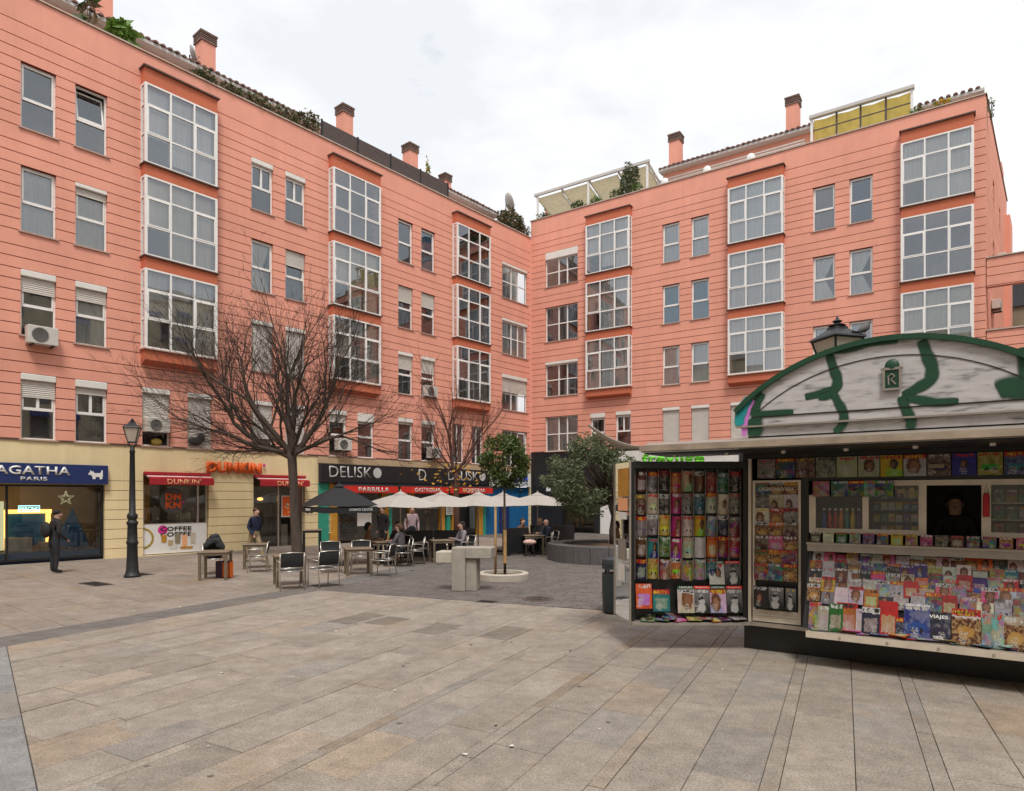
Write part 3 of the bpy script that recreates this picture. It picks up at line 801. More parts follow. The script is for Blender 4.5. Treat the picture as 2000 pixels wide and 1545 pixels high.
# satellite dishes
def dish(F, s, y, z, r, yaw, label):
    M = F @ T(s, y, z)
    t = thing('satellite_dish', label, 'satellite dish', M, 'satellite dishes')
    Mr = M @ T(0, 0, .55) @ RZ(yaw) @ RX(rad(68))
    mb = MB(); pr = [(0.001, 0)]+[(r*k/6, .28*r*(k/6)**2) for k in range(1, 7)]+[(r, .28*r+.02)]+[(r*k/6, .28*r*(k/6)**2+.02) for k in range(5, 0, -1)]
    mb.lathe(pr, 20, cap=False); mb.build('reflector', 'dish', t, Mr, smooth=True)
    MB().tube([(0, -r*.9, .2*r), (0, -r*.3, r*.9)], .015, 5).build('feed_arm', 'dark_metal', t, Mr)
    MB().tube([(0, 0, -.6), (0, 0, .0)], .03, 6).build('mast', 'dark_metal', t, M @ T(0, .1, .55))
dish(FL, 7.1, 3.0, 19.9, .34, rad(70), 'grey satellite dish beside the second left chimney')
dish(FL, 26.7, 2.4, 20.2, .6, rad(60), 'large pale satellite dish above the inner roof corner')

# ------------------------------------------------------------------ air conditioners
def ac(F, s, z, y, label, w=.82, h=.56, d=.32):
    M = F @ T(s, y, z)
    t = thing('air_conditioner', label, 'air conditioner', M, 'air conditioners on the facade')
    mb = MB(); mb.box(0, w, -d, 0, 0, h); mb.build('casing', 'ac_body', t, M, bevel=.015)
    g = MB(); cx_ = w*.4; r = h*.40
    g.lathe([(r, 0), (r, .012), (r*.93, .012)], 20, cap=True); g.build('fan_opening', 'ac_grille', t, M @ T(cx_, -d-.001, h*.5) @ RX(PI/2), smooth=False)
    g = MB()
    for k in range(4):
        rr = r*(.25+.22*k); g.tube([(rr*math.cos(a*PI/8), rr*math.sin(a*PI/8), .018) for a in range(17)], .004, 4, cap=False)
    g.build('fan_guard', 'ac_body', t, M @ T(cx_, -d-.001, h*.5) @ RX(PI/2))
    b = MB()
    for x in (.12, w-.16): b.box(x, x+.04, -d-.02, 0, -.05, -.003)
    b.build('bracket', 'dark_metal', t, M)
ac(FL, .62, 6.86, -.02, 'air conditioner hanging under the second-floor window at far left')
ac(FL, 4.12, 4.38, .12, 'air conditioner above the street lamp in a half-shuttered window', .8, .5)
ac(FL, 17.28, 7.15, .05, 'air conditioner with black fan in a shuttered window left of the third bay', .8, .55)
ac(FL, 17.5, 4.05, -.02, 'air conditioner behind the second bare tree above the red awning', .75, .55)
ac(FL, 12.0, 4.15, -.02, 'air conditioner half hidden behind the large bare tree', .72, .52)
ac(FE, 2.5, 10.4, -.02, 'dark air conditioner high on the end wall at right', .9, .4)
ac(FE, 6.2, 13.4, -.02, 'small box unit on the end wall near the sky', .6, .5)
# small cloth items left on the window ledges
M = FL @ T(4.35, .04, 3.91); MB().ball((.2, 0, .14), .19, .09, .13, 10, 6).build('yellow_bundle', 'canvas_yellow', None, M, smooth=True, label='yellow bundle on the ledge below an air conditioner', cat='bundle')
M = FL @ T(5.7, -.01, 3.96)
mb = MB(); mb.ball((.2, 0, .2), .28, .08, .16, 10, 6); mb.ball((.42, 0, .36), .15, .07, .16, 10, 6); mb.build('black_bag', 'mesh_black', None, M, smooth=True, label='black bag resting on a shuttered window ledge', cat='bag')

# ------------------------------------------------------------------ buildings across the square (seen in the panes)
def across(name, label, F, length, hgt, awn):
    t = thing(name, label, 'building', F)
    ops = [(2+3.2*i, 3.2+3.2*i, 4.6+3.3*k, 6.8+3.3*k) for i in range(int(length/3.2)-1) for k in range(int((hgt-5)/3.3))]
    mb = MB()
    for c in cells(0, length, -.3, hgt, ops): mb.box(c[0], c[1], 0, .4, c[2], c[3])
    mb.build('wall', 'reflect_cream', t, F)
    mb = MB(); mb.box(0, length, -.35, 0, hgt-.5, hgt+.1); mb.box(0, length, -.15, 0, 3.8, 4.1); mb.build('cornice', 'reflect_trim', t, F)
    MB().box(0, length, .5, .6, 0, hgt).build('room_wall', 'room', t, F)
    for i, o in enumerate(ops):
        m = MB(); m.box(o[0], o[1], .2, .24, o[2], o[3]); m.box(o[0]-.1, o[0], -.06, -.001, o[2]-.1, o[3]+.1); m.box(o[1], o[1]+.1, -.06, -.001, o[2]-.1, o[3]+.1)
        m.build('window', 'curtain_grey' if i % 4 else 'shutter', t, F)
        if awn and i % 3 != 1:
            a = MB(); a.add([(o[0]-.1, 0, o[3]), (o[1]+.1, 0, o[3]), (o[1]+.1, -.7, o[3]-.6), (o[0]-.1, -.7, o[3]-.6)], [(0, 1, 2, 3)]); a.build('blind', 'reflect_blue', t, F)
    return t
across('opposite_building', 'cream building across the square seen mirrored in the left wing panes', frame(58.4, 46.4, -.640, -.768), 84, 21.5, True)
across('opposite_building', 'cream building behind the viewer seen mirrored in the right wing panes', frame(2.0, -15.0, -.822, .569), 46, 17.0, False)
# brown neighbour seen through the bridge opening
FB = FR @ T(22.0, 15.0, 0)
t = thing('neighbour_building', 'brown rendered building behind the bridge wall at far right', 'building', FB)
MB().box(0, 20, 0, 6, -.3, 15.2).build('wall', 'brown_wall', t, FB)
MB().box(-.3, 20, -.4, 6.2, 15.2, 15.5).build('eave', 'chimney_cap', t, FB)
MB().box(.5, 20, -.12, 0, 13.2, 14.6).build('window_band', 'curtain_dark', t, FB)
# ------------------------------------------------------------------ shop fronts
def shop_glass(F, s0, s1, z0, z1, y=.16, mull=(), name='shop_window', fmat='dark_metal', glass='glass_shop'):
    M = F @ T(s0, 0, z0); w, h = s1-s0, z1-z0; f = .06
    mb = MB(); mb.box(0, f, y-.04, y+.04, 0, h); mb.box(w-f, w, y-.04, y+.04, 0, h); mb.box(f, w-f, y-.04, y+.04, 0, f); mb.box(f, w-f, y-.04, y+.04, h-f, h)
    xs = [f]+[m for m in mull for _ in (0, 1)]+[w-f]
    for m in mull: mb.box(m-f/2, m+f/2, y-.04, y+.04, f, h-f)
    o = mb.build(name, fmat, BLD, M)
    e = [f]+list(mull)+[w-f]
    for i in range(len(e)-1):
        a = e[i]+(f/2 if i else 0); b = e[i+1]-(f/2 if i < len(e)-2 else 0)
        MB().quad((a, y, f), (b, y, f), (b, y, h-f), (a, y, h-f)).build('pane', glass, o, M)
    return o
# jeweller's shop at far left
shop_glass(FL, -6, 2.86, .08, 2.48, mull=(3.1, 6.2))
M = FL @ T(0, 0, 0)
t = thing('shop_sign', 'navy fascia sign reading AGATHA PARIS at far left', 'sign', FL @ T(-1.5, -.02, 2.5))
MB().box(-4.5, 2.92, -.16, -.02, 2.51, 3.14).build('board', 'navy_sign', t, FL, bevel=.01)
Q = FL @ T(0, -.161, 0)
text('AGATHA', 'white_paint', 1.98, .27, t, Q @ T(.82, 0, 2.92), .02, .018)
text('PARIS', 'white_paint', .70, .115, t, Q @ T(.83, 0, 2.66), .012, .01)
dog = [(0, .18), (.05, .22), (.06, .30), (.10, .25), (.14, .26), (.18, .20), (.36, .20), (.40, .30), (.43, .30), (.43, .10), (.41, .0), (.34, .0), (.33, .07), (.22, .07), (.21, .0), (.13, .0), (.12, .08), (.08, .14), (.02, .13)]
MB().prism([(x, z) for x, z in dog][::-1], -.012, 0).build('dog_emblem', 'white_paint', t, Q @ T(2.32, 0, 2.68))
# interior of the jeweller's
a = part('shop_interior', BLD, FL)
MB().box(-6, 3.3, 2.2, 2.3, 0, 2.6).build('back_wall', 'beige_stone', a, FL)
MB().box(-6, 3.3, .25, 2.2, -.02, .06).build('display_floor', 'navy_sign', a, FL)
MB().box(-6, 2.85, .25, .5, .07, .34).build('display_plinth', 'shop_blue', a, FL)
MB().box(-1.2, .3, .9, 1.2, .4, 1.95).build('lit_panel', 'lamp_yellow', a, FL)
MB().box(.42, 1.55, 1.2, 1.25, .5, 1.55).build('display_back', 'shop_blue', a, FL)
m = MB(); m.box(.36, .44, 1.1, 1.2, .4, 1.62); m.box(.36, 1.65, 1.1, 1.2, 1.55, 1.68); m.box(1.5, 1.62, 1.1, 1.2, .5, 1.55); m.build('lit_frame', 'lamp_warm', a, FL)
MB().box(.35, 1.0, .7, 1.1, .06, .78).build('plinth', 'kiosk_cream', a, FL)
MB().box(1.25, 1.75, .7, 1.1, .06, .6).build('plinth', 'beige_stone', a, FL)
tri = [(1.6, .35), (2.75, .35), (2.5, .95), (2.2, 1.72), (1.95, 1.2)]
MB().prism(tri, .85, 1.0).build('cone_display', 'shop_blue', a, FL, bevel=.03)
rb = MB()
for k in range(46): rb.ball((RN.uniform(1.3, 2.7), RN.uniform(.55, .8), RN.uniform(.36, .42)), .03, .03, .02, 6, 4)
rb.build('small_goods', 'kiosk_cream', a, FL)
t = thing('neon_sign', 'cyan neon sign reading PIERCING in the left shop window', 'neon sign', FL @ T(.8, .24, 1.72))
m = MB(); q = [(-.28, -.09), (.28, -.09), (.28, .09), (-.28, .09)]
m.tube([(x, 0, z) for x, z in q+q[:1]], .012, 5, cap=False); m.build('tube_frame', 'neon_cyan', t)
text('PIERCING', 'neon_cyan', .5, .1, t, FL @ T(.8, .235, 1.72), .008)
t = thing('star_ornament', 'wire star ornament hanging in the left shop window', 'ornament', FL @ T(1.82, .3, 2.05))
m = MB()
for r_, rr in ((.24, .008), (.15, .006)):
    p = [(r_*(1 if k % 2 == 0 else .42)*math.sin(k*PI/5), 0, r_*(1 if k % 2 == 0 else .42)*math.cos(k*PI/5)) for k in range(11)]
    m.tube(p, rr, 5, cap=False)
m.build('wire', 'lamp_yellow', t)

# doughnut shop
shop_glass(FL, 4.1, 6.4, 1.08, 2.9, mull=(1.95,), fmat='alu')
shop_glass(FL, 8.22, 10.53, .0, 2.9, mull=(1.15, 1.9), fmat='alu', name='shop_door')
a = part('shop_interior', BLD, FL)
MB().box(4.0, 10.9, 2.25, 2.3, 0, 3.4).build('back_wall', 'room', a, FL)
MB().box(4.12, 4.5, .5, .8, .3, 2.9).build('wood_panel', 'ochre', a, FL)
MB().box(5.6, 6.0, .6, 1.0, .9, 1.5).build('till', 'kiosk_cream', a, FL)
for x, z in ((4.55, 1.75), (5.35, 1.4), (4.65, 1.3), (5.9, 1.65)):
    MB().ball((x, .2, z), .035, .01, .035, 10, 6).build('sticker', 'white_paint', a, FL)
MB().ball((9.0, .9, 2.0), .12, .12, .07, 12, 8).build('pendant_lamp', 'lamp_warm', a, FL)
MB().box(9.6, 9.9, .3, .36, .0, .95).build('floor_board', 'kiosk_cream', a, FL)
t = thing('poster', 'white COFFEE poster with drinks below the shop window', 'poster', FL @ T(4.1, .1, .3))
MB().box(4.1, 6.38, .1, .13, .05, 1.1).build('sheet', 'white_paint', t, FL)
Q = FL @ T(0, .098, 0)
m = MB(); m.prism([(4.1+.38*math.sin(k*PI/16), .62+.38*math.cos(k*PI/16)) for k in range(17)]+[(4.1+.30*math.sin(k*PI/16), .62+.30*math.cos(k*PI/16)) for k in range(16, -1, -1)], -.003, 0); m.build('yellow_arc', 'canvas_yellow', t, Q)
MB().ball((4.78, -.001, .90), .17, .002, .17, 14, 8).build('pink_spot', 'magenta', t, Q)
text('COFFEE', 'black_clad', 1.1, .16, t, Q @ T(5.25, -.004, .93), .004, .03)
text('COFFEE', 'black_clad', 1.1, .16, t, Q @ T(5.25, -.004, .73), .004, .03)
for k, (x, z, w_, h_, c) in enumerate(((4.82, .58, .2, .28, 'ochre'), (5.05, .42, .2, .2, 'beige_stone'), (5.3, .56, .22, .36, 'canvas_cream'), (5.55, .48, .2, .42, 'dunkin_pale'), (5.86, .56, .2, .40, 'kiosk_cream'), (5.15, .28, .3, .16, 'white_dirty'), (5.62, .22, .5, .08, 'ochre'))):
    MB().prism([(x-w_*.4, z-h_*.5), (x+w_*.4, z-h_*.5), (x+w_*.5, z+h_*.5), (x-w_*.5, z+h_*.5)], -.010, -.006).build('printed_cup', c, t, Q)
t = thing('window_logo', 'round dark window sign reading DNKN in orange', 'sign', FL @ T(5.1, .22, 2.1))
MB().lathe([(.47, 0), (.47, .008)], 28).build('disc', 'granite_dark', t, FL @ T(5.15, .115, 1.95) @ RX(PI/2))
text('DN', 'dunkin_orange', .56, .26, t, FL @ T(5.15, .1, 2.10), .006, .05)
text('KN', 'dunkin_orange', .56, .26, t, FL @ T(5.15, .1, 1.80), .006, .05)
MB().ball((5.5, .1, 1.9), .04, .006, .04, 8, 5).build('apostrophe', 'magenta', t, FL)
t = thing('shop_sign', 'orange raised letters DUNKIN on the cream wall', 'sign', FL @ T(7.5, -.02, 3.2))
text('DUNKIN', 'dunkin_orange', 2.2, .42, t, FL @ T(7.4, -.03, 3.22), .09, .06)
MB().ball((8.62, -.08, 3.36), .06, .04, .07, 8, 6).build('apostrophe', 'magenta', t, FL)
def awning(s0, s1, z0, z1, out_, label, lett, lx, lw, lh, mats, lm, stripe=True, val=.24, F=FL):
    M = F @ T(s0, 0, 0); w = s1-s0
    t = thing('shop_awning', label, 'awning', F @ T(s0, 0, z0))
    m = MB(); n = 5
    m.add([(0, -.03, z1), (w, -.03, z1), (w, -out_, z0+val), (0, -out_, z0+val)], [(0, 3, 2, 1)]); m.build('canopy', mats[0], t, M)
    m = MB(); m.box(0, w, -out_-.012, -out_, z0, z0+val); m.build('valance', mats[1], t, M)
    if stripe:
        k0, k1 = .35, .6
        lerp = lambda q: (-.03+(-out_+.03)*q, z1+(z0+val-z1)*q)
        (ya, za), (yb, zb) = lerp(k0), lerp(k1)
        MB().add([(0, ya-.004, za+.004), (w, ya-.004, za+.004), (w, yb-.004, zb+.004), (0, yb-.004, zb+.004)], [(0, 3, 2, 1)]).build('stripe', 'white_dirty', t, M)
    for x in (.0, w):
        MB().tube([(x, -.02, z1-.05), (x, -out_+.02, z0+val-.02)], .02, 6).build('arm', 'dark_metal', t, M)
    m = MB(); m.box(-.03, w+.03, -.1, -.005, z1, z1+.1); m.build('cassette', mats[0], t, M)
    if lett: text(lett, lm, lw, lh, t, M @ T(lx, -out_-.016, z0+val*.5), .004, .02)
    return t
awning(4.12, 6.4, 2.52, 2.88, .42, 'red shop awning with white stripe above the DNKN window', "DUNKIN'", 1.2, 1.2, .19, ('awning_red', 'awning_red'), 'dunkin_pale')
awning(8.25, 10.5, 2.52, 2.88, .42, 'red shop awning with white stripe above the shop door', "DUNKIN'", 1.35, 1.2, .19, ('awning_red', 'awning_red'), 'dunkin_pale')
t = thing('poster', 'orange food poster in the glass beside the shop door', 'poster', FL @ T(9.55, .1, 1.0))
MB().box(9.5, 10.3, .11, .13, 1.25, 2.15).build('sheet', 'white_dirty', t, FL)
MB().box(9.55, 10.25, .10, .108, 1.3, 2.1).build('print', 'dunkin_orange', t, FL)
for k in range(14): MB().ball((RN.uniform(9.62, 10.18), .098, RN.uniform(1.35, 1.95)), RN.uniform(.05, .1), .004, RN.uniform(.03, .06), 9, 5).build('printed_food', RN.choice(['ochre', 'dunkin_pale', 'white_dirty', 'awning_red', 'chimney_cap']), t, FL)

# grill bar
t = thing('shop_sign', 'long black fascia sign reading DELISKO twice', 'sign', FL @ T(16, -.02, 2.7))
MB().box(11.2, 22.0, -.18, -.02, 2.72, 3.54).build('board', 'black_clad', t, FL, bevel=.01)
Q = FL @ T(0, -.181, 0)
def delisko(x0, w_):
    text('DELISK', 'grey_letter', w_*.84, .50, t, Q @ T(x0+w_*.4, 0, 3.2), .015, -.004)
    MB().lathe([(.24, 0), (.24, .015)], 22).build('letter_disc', 'grey_letter', t, Q @ T(x0+w_*.94, 0, 3.2) @ RX(PI/2))
delisko(11.68, 2.75); delisko(18.95, 2.75)
text('D', 'grey_letter', .5, .55, t, Q @ T(17.1, 0, 3.18), .015, -.004)
for s0, s1, wd, lab in ((12.0, 15.15, 'PARRILLA', 'black awning with red valance reading PARRILLA'), (15.3, 18.5, 'GASTROBAR', 'black awning with red valance reading GASTROBAR'), (18.62, 21.9, 'PIZZERIA', 'black awning with red valance reading PIZZERIA')):
    awning(s0, s1, 2.27, 2.72, .62, lab, wd, (s1-s0)*.55, 1.75, .2, ('black_clad', 'red_valance'), 'white_dirty', False, .31)
a = part('bar_front', BLD, FL)
for s0, s1, m_ in ((11.17, 11.75, 'teal'), (11.78, 12.2, 'ochre'), (14.7, 15.1, 'ochre'), (15.12, 15.3, 'teal'), (16.4, 16.75, 'ochre'), (18.55, 18.85, 'ochre'), (19.0, 19.25, 'teal'), (19.4, 19.85, 'ochre'), (21.4, 21.8, 'ochre'), (21.82, 22.05, 'teal')):
    MB().box(s0, s1, .0, .24, -.2, 2.7).build('pillar', m_, a, FL, bevel=.01)
MB().box(15.1, 16.4, .1, .15, 2.3, 2.7).build('transom', 'teal', a, FL)
for s0, s1 in ((12.25, 14.65), (15.35, 16.35), (16.8, 18.5), (19.9, 21.35)):
    MB().quad((s0, .12, .1), (s1, .12, .1), (s1, .12, 2.68), (s0, .12, 2.68)).build('pane', 'glass_shop', a, FL)
MB().box(11.2, 22.0, 2.2, 2.26, 0, 3.5).build('back_wall', 'room', a, FL)
MB().box(12.4, 14.5, 1.5, 1.9, .9, 1.05).build('counter', 'ochre', a, FL)
for k in range(9): MB().ball((12.6+k*1.05, 1.0, 2.35), .05, .05, .05, 8, 6).build('pendant_lamp', 'lamp_warm', a, FL)
gl = MB(); leaf_cloud(gl, (12.9, .3, .75), .7, .1, .55, 420, .12, RN); gl.build('foliage_panel', 'leaf_roof', a, FL)
t = thing('menu_board', 'blue and white menu board in the grill window', 'board', FL @ T(13.5, .05, 1.0))
MB().box(13.3, 14.1, .04, .08, .75, 1.85).build('sheet', 'white_paint', t, FL)
for z0, z1 in ((1.62, 1.8), (1.35, 1.55)): MB().box(13.34, 14.06, .03, .039, z0, z1).build('printed_band', 'shop_blue', t, FL)
t = thing('menu_board', 'white price list between ochre pillars behind the white parasols', 'board', FL @ T(18.9, -.05, 1.2))
MB().box(18.88, 19.36, -.06, -.03, 1.15, 2.1).build('sheet', 'white_paint', t, FL)
for k in range(9): MB().box(18.93, 19.30-RN.uniform(0, .1), -.066, -.061, 1.22+k*.095, 1.25+k*.095).build('printed_line', 'dark_metal', t, FL)
# fairy lights strung down the teal pillar
t = thing('light_string', 'string of small yellow lights hanging down the teal pillar', 'string lights', FL @ T(11.7, -.02, .3))
m = MB(); lt = MB()
for k in range(4):
    p = [(11.74+.02*k+.03*math.sin(i*1.7+k), -.03, 2.3-i*.085) for i in range(22)]
    m.tube(p, .004, 3, cap=False)
    for q in p: lt.ball(q, .014, .014, .014, 5, 3)
m.build('wire', 'leaf_roof', t, FL); lt.build('bulb', 'lamp_yellow', t, FL)
# blue shop in the inner corner
a = part('corner_shop', BLD, FL)
MB().box(22.1, 25.9, .05, .2, -.2, 2.65).build('panel', 'shop_blue', a, FL)
MB().box(23.2, 24.1, .03, .049, 0, 2.1).build('door', 'navy_sign', a, FL)
t = thing('shop_sign', 'white sign with bright blue lettering in the inner corner', 'sign', FL @ T(24.5, -.02, 2.7))
MB().box(22.3, 25.85, -.16, -.02, 2.68, 3.5).build('board', 'white_paint', t, FL)
text('ZUM', 'blue_letter', 1.3, .4, t, FL @ T(24.9, -.162, 3.15), .02, .05)
MB().tube([(24.3+.1*k, -.17, 2.85+.06*math.sin(k*1.3)) for k in range(14)], .02, 5).build('scribble', 'shop_blue', t, FL)
m = MB(); m.ball((25.0, -.12, 2.45), .09, .09, .1, 10, 6); m.build('wall_lamp', 'dark_metal', None, FL, smooth=True, label='small black wall lamp on the blue shop front', cat='wall lamp')
# right wing shops
shop_glass(FR, 2.25, 4.25, .3, 2.85, mull=(1.0,))
MB().box(2.2, 4.3, .5, .55, .6, 2.8).build('lit_back', 'canvas_cream', part('shop_interior', BLD, FR), FR)
d_ = MB(); d_.box(4.62, 5.48, .1, .16, -.1, 2.48); d_.build('door', 'white_paint', BLD, FR)
a = part('shop_front', BLD, FR)
MB().box(5.8, 22, .5, .6, -.2, 3.4).build('shutter_wall', 'granite_dark', a, FR)
MB().box(5.8, 22, .2, .5, -.1, .5).build('plinth', 'granite_dark', a, FR)
t = thing('shop_sign', 'white sign with lime green letters showing above the magazine rack', 'sign', FR @ T(8, -.05, 3.4))
MB().box(5.9, 12.4, -.2, -.04, 3.42, 4.6).build('board', 'white_dirty', t, FR)
pm('lime', (.13, .62, .02), .5)
text('frevilge', 'lime', 3.4, .75, t, FR @ T(9.0, -.205, 4.05), .03, .03)
t = thing('notice_plate', 'small white notice plate on the black corner cladding', 'plate', FR @ T(1.2, -.03, 2.5))
MB().box(1.1, 1.4, -.03, -.002, 2.42, 2.66).build('plate', 'white_paint', t, FR)
# ------------------------------------------------------------------ ground
RN.seed(21)
pm('slab', (0.282, 0.243, 0.205), 0.82, var=0.15, scale=1.9, bump=0.22, bscale=130, spec=0.3, attr='tint', fine=0.30, fscale=55, ochre=.38, spots=.6)
pm('sett', (0.142, 0.124, 0.113), 0.8, var=0.2, scale=2.2, bump=0.25, bscale=110, spec=0.35, attr='tint', fine=0.15)
gb = MB(); gb.quad((-400, -400, -.022), (400, -400, -.022), (400, 600, -.022), (-400, 600, -.022))
GROUND = gb.build('ground', 'ground_base', None, kind='structure')
PAVE = bpy.data.objects.new('pavement', None); COL.objects.link(PAVE); put(PAVE, None, T(0, 8, 0)); PAVE['kind'] = 'structure'
def clip(poly, hp):
    for nx, ny, c in hp:
        o = []
        for i in range(len(poly)):
            p, q = poly[i], poly[(i+1) % len(poly)]
            dp, dq = nx*p[0]+ny*p[1]-c, nx*q[0]+ny*q[1]-c
            if dp <= 0: o.append(p)
            if dp*dq < 0:
                k = dp/(dp-dq); o.append((p[0]+(q[0]-p[0])*k, p[1]+(q[1]-p[1])*k))
        poly = o
        if len(poly) < 3: return None
    return poly
def half(p, q, side):                 # keep the side of line p->q (side=+1 right of it)
    dx, dy = q[0]-p[0], q[1]-p[1]; l = math.hypot(dx, dy)
    nx, ny = -dy/l*side, dx/l*side
    return (nx, ny, nx*p[0]+ny*p[1])
def area(p): return abs(sum(p[i][0]*p[(i+1) % len(p)][1]-p[(i+1) % len(p)][0]*p[i][1] for i in range(len(p))))/2
B1, B2 = (-7.28, 9.58), (-3.38, 4.75)
N1, N2 = (-7.04, 9.48), (-4.3, 14.9)
bd = Vector((N2[0]-N1[0], N2[1]-N1[1], 0)).normalized(); bn = Vector((-bd.y, bd.x, 0))
U1 = (N1[0]+bn.x*.75, N1[1]+bn.y*.75); U2 = (N2[0]+bn.x*.75, N2[1]+bn.y*.75)
D5 = (1.875, 12.19)
h_border = half(B2, B1, 1); h_near = half(N1, N2, 1); h_up = half(U1, U2, -1)
h_l5_near = half(N2, D5, 1); h_l5_far = half(N2, D5, -1)
def neg(h): return (-h[0], -h[1], -h[2])
K2 = (N2[0]+.32*12, N2[1]+.947*12)          # band bends here
h_near2 = half(N2, K2, 1)
J2 = (U2[0]+.32*12, U2[1]+.947*12); h_up2 = half(U2, J2, -1)
def vis(p):
    cx_ = sum(q[0] for q in p)/len(p); cy_ = sum(q[1] for q in p)/len(p)
    return cy_ > 3.6 and abs(cx_) < cy_*.80+1.2
slab_list = []       # (polygon, material, tint, height)
def tint_rand(kind):
    v = RN.gauss(1, .05); t = [v, v, v]
    q = RN.random()
    if kind == 'main':
        if q < .06: t = [v*.90, v*.93, v*.98]
        elif q < .13: t = [v*1.03, v*.98, v*.92]
        elif q < .32: t = [v*1.03, v*1.02, v*1.02]
    elif kind == 'border': t = [v*.82, v*.93, v*1.08]
    elif kind == 'band': t = [v*.55, v*.58, v*.64]
    elif kind == 'far': t = [v*.92, v*.90, v*.90]
    return tuple(t)+(1,)
def lattice(org, a, b, rows, lens, a0, a1, b0, b1, hps, mat, kind, gap=.0055, dark=None):
    y = b0; ri = 0
    while y < b1:
        wd = rows[ri % len(rows)]; ri += 1
        x = a0+RN.uniform(0, .8)
        while x < a1:
            ln = RN.uniform(*lens) * (1.25 if wd < .2 else 1)
            c = [(x+gap/2, y+gap/2), (x+ln-gap/2, y+gap/2), (x+ln-gap/2, y+wd-gap/2), (x+gap/2, y+wd-gap/2)]
            p = [(org[0]+a[0]*u+b[0]*v_, org[1]+a[1]*u+b[1]*v_) for u, v_ in c]
            p = clip(p, hps)
            if p and vis(p) and area(p) > .004:
                tn = tint_rand(kind)
                if wd < .2: tn = tuple(q*.94 for q in tn[:3])+(1,)
                if RN.random() < .05: tn = (tn[0]*1.02, tn[1]*.95, tn[2]*.86, 1)
                if dark and dark(p): tn = tuple(q*.68 for q in tn[:3])+(1,)
                slab_list.append((p, mat, tn, RN.uniform(-.0035, .0025)))
            x += ln
        y += wd
ad = Vector((.4985, 1, 0)).normalized(); bdv = Vector((1.731, -1, 0)).normalized()
def dark_strip(p):
    cx_ = sum(q[0] for q in p)/len(p); cy_ = sum(q[1] for q in p)/len(p)
    # short dark cross strip in the middle of the square
    e = Vector((cx_+2.65, cy_-11.5)); d_ = Vector((2.65, -1.3)).normalized(); n_ = Vector((-d_.y, d_.x))
    return -.2 < e.dot(d_) < 2.9 and abs(e.dot(n_)) < .26
# main field: rows run towards the corner, a narrow strip every two rows
lattice((-.745, 4.748), ad, bdv, [.139*.895/.967, .5385*.895/.967, .5385*.895/.967], (.62, 1.2), -6, 26, -1.1264*9, 1.1264*13, [h_border, h_near, h_l5_near], 'slab', 'main', dark=dark_strip)
# bluish border at left
bo = Vector((B1[0]-B2[0], B1[1]-B2[1], 0)).normalized()
lattice(B2, bo, Vector((-bo.y, bo.x, 0)), [.62, .62, .62, .62, .62], (.7, 1.1), -3, 9, 0.005, 5.5, [neg(h_border), h_near], 'slab', 'border')
# dark band
lattice(N1, bd, bn, [.375, .375], (.5, .8), -6, 6.2, .004, .75, [], 'slab', 'band')
b2 = Vector((.32, .947, 0)); b2n = Vector((-.947, .32, 0))
lattice(N2, b2, b2n, [.375, .375], (.5, .8), .3, 12, .004, .75, [], 'slab', 'band')
# terrace paving beyond the band
lattice((-9, 12), Vector((.768, -.640, 0)), Vector((.640, .768, 0)), [.6, .6, .3], (.8, 1.4), -14, 14, -10, 22, [h_up, h_up2], 'slab', 'far')
slab_list.sort(key=lambda s: min(q[1] for q in s[0]))
def slab_mesh(items, name):
    v, f, cols, mi, mats = [], [], [], [], []
    for p, mt, tn, hz in items:
        n = len(p); b = len(v); cx_ = sum(q[0] for q in p)/n; cy_ = sum(q[1] for q in p)/n
        if sum(p[i][0]*p[(i+1) % n][1]-p[(i+1) % n][0]*p[i][1] for i in range(n)) < 0: p = p[::-1]
        tl = RN.uniform(-.0022, .0022); tl2 = RN.uniform(-.0022, .0022)
        def ins(q, d): 
            l = math.hypot(q[0]-cx_, q[1]-cy_); k = max(0, 1-d/l); return (cx_+(q[0]-cx_)*k, cy_+(q[1]-cy_)*k)
        def zz(q): return hz+tl*(q[0]-cx_)+tl2*(q[1]-cy_)
        v += [(q[0], q[1], -.02) for q in p]+[(q[0], q[1], zz(q)-.004) for q in p]+[ins(q, .005)+(zz(q),) for q in p]
        for i in range(n):
            j = (i+1) % n
            f += [(b+i, b+j, b+n+j, b+n+i), (b+n+i, b+n+j, b+2*n+j, b+2*n+i)]; cols += [tn]*2
        f.append(tuple(b+2*n+i for i in range(n))); cols.append(tn)
    me = bpy.data.meshes.new(name); me.from_pydata(v, [], f)
    me.materials.append(MT(items[0][1]))
    ca = me.color_attributes.new('tint', 'FLOAT_COLOR', 'CORNER')
    flat = []
    for poly, c in zip(me.polygons, cols): flat += list(c)*poly.loop_total
    ca.data.foreach_set('color', flat)
    return me
for it in slab_list[:298]: mesh_obj('paving_slab', slab_mesh([it], 'paving_slab'), PAVE, I4)
mesh_obj('far_slabs', slab_mesh(slab_list[298:], 'far_slabs'), PAVE, I4, kind='stuff')
# dark setts around the fountain and planters
slab_list = []
lattice((N2[0], N2[1]), Vector((.92, -.39, 0)), Vector((.39, .92, 0)), [.2], (.2, .34), -1, 16, 0.004, 12, [h_near2, h_l5_far], 'sett', 'sett', gap=.012)
mesh_obj('setts', slab_mesh(slab_list, 'setts'), PAVE, I4, kind='stuff')
slab_list = []
lattice((N2[0], N2[1]), Vector((.92, -.39, 0)), Vector((.39, .92, 0)), [.6], (.6, 1.0), -6, 30, 12.004, 36, [h_near2, h_l5_far], 'sett', 'sett', gap=.012)
mesh_obj('far_setts', slab_mesh(slab_list, 'far_setts'), PAVE, I4, kind='stuff')
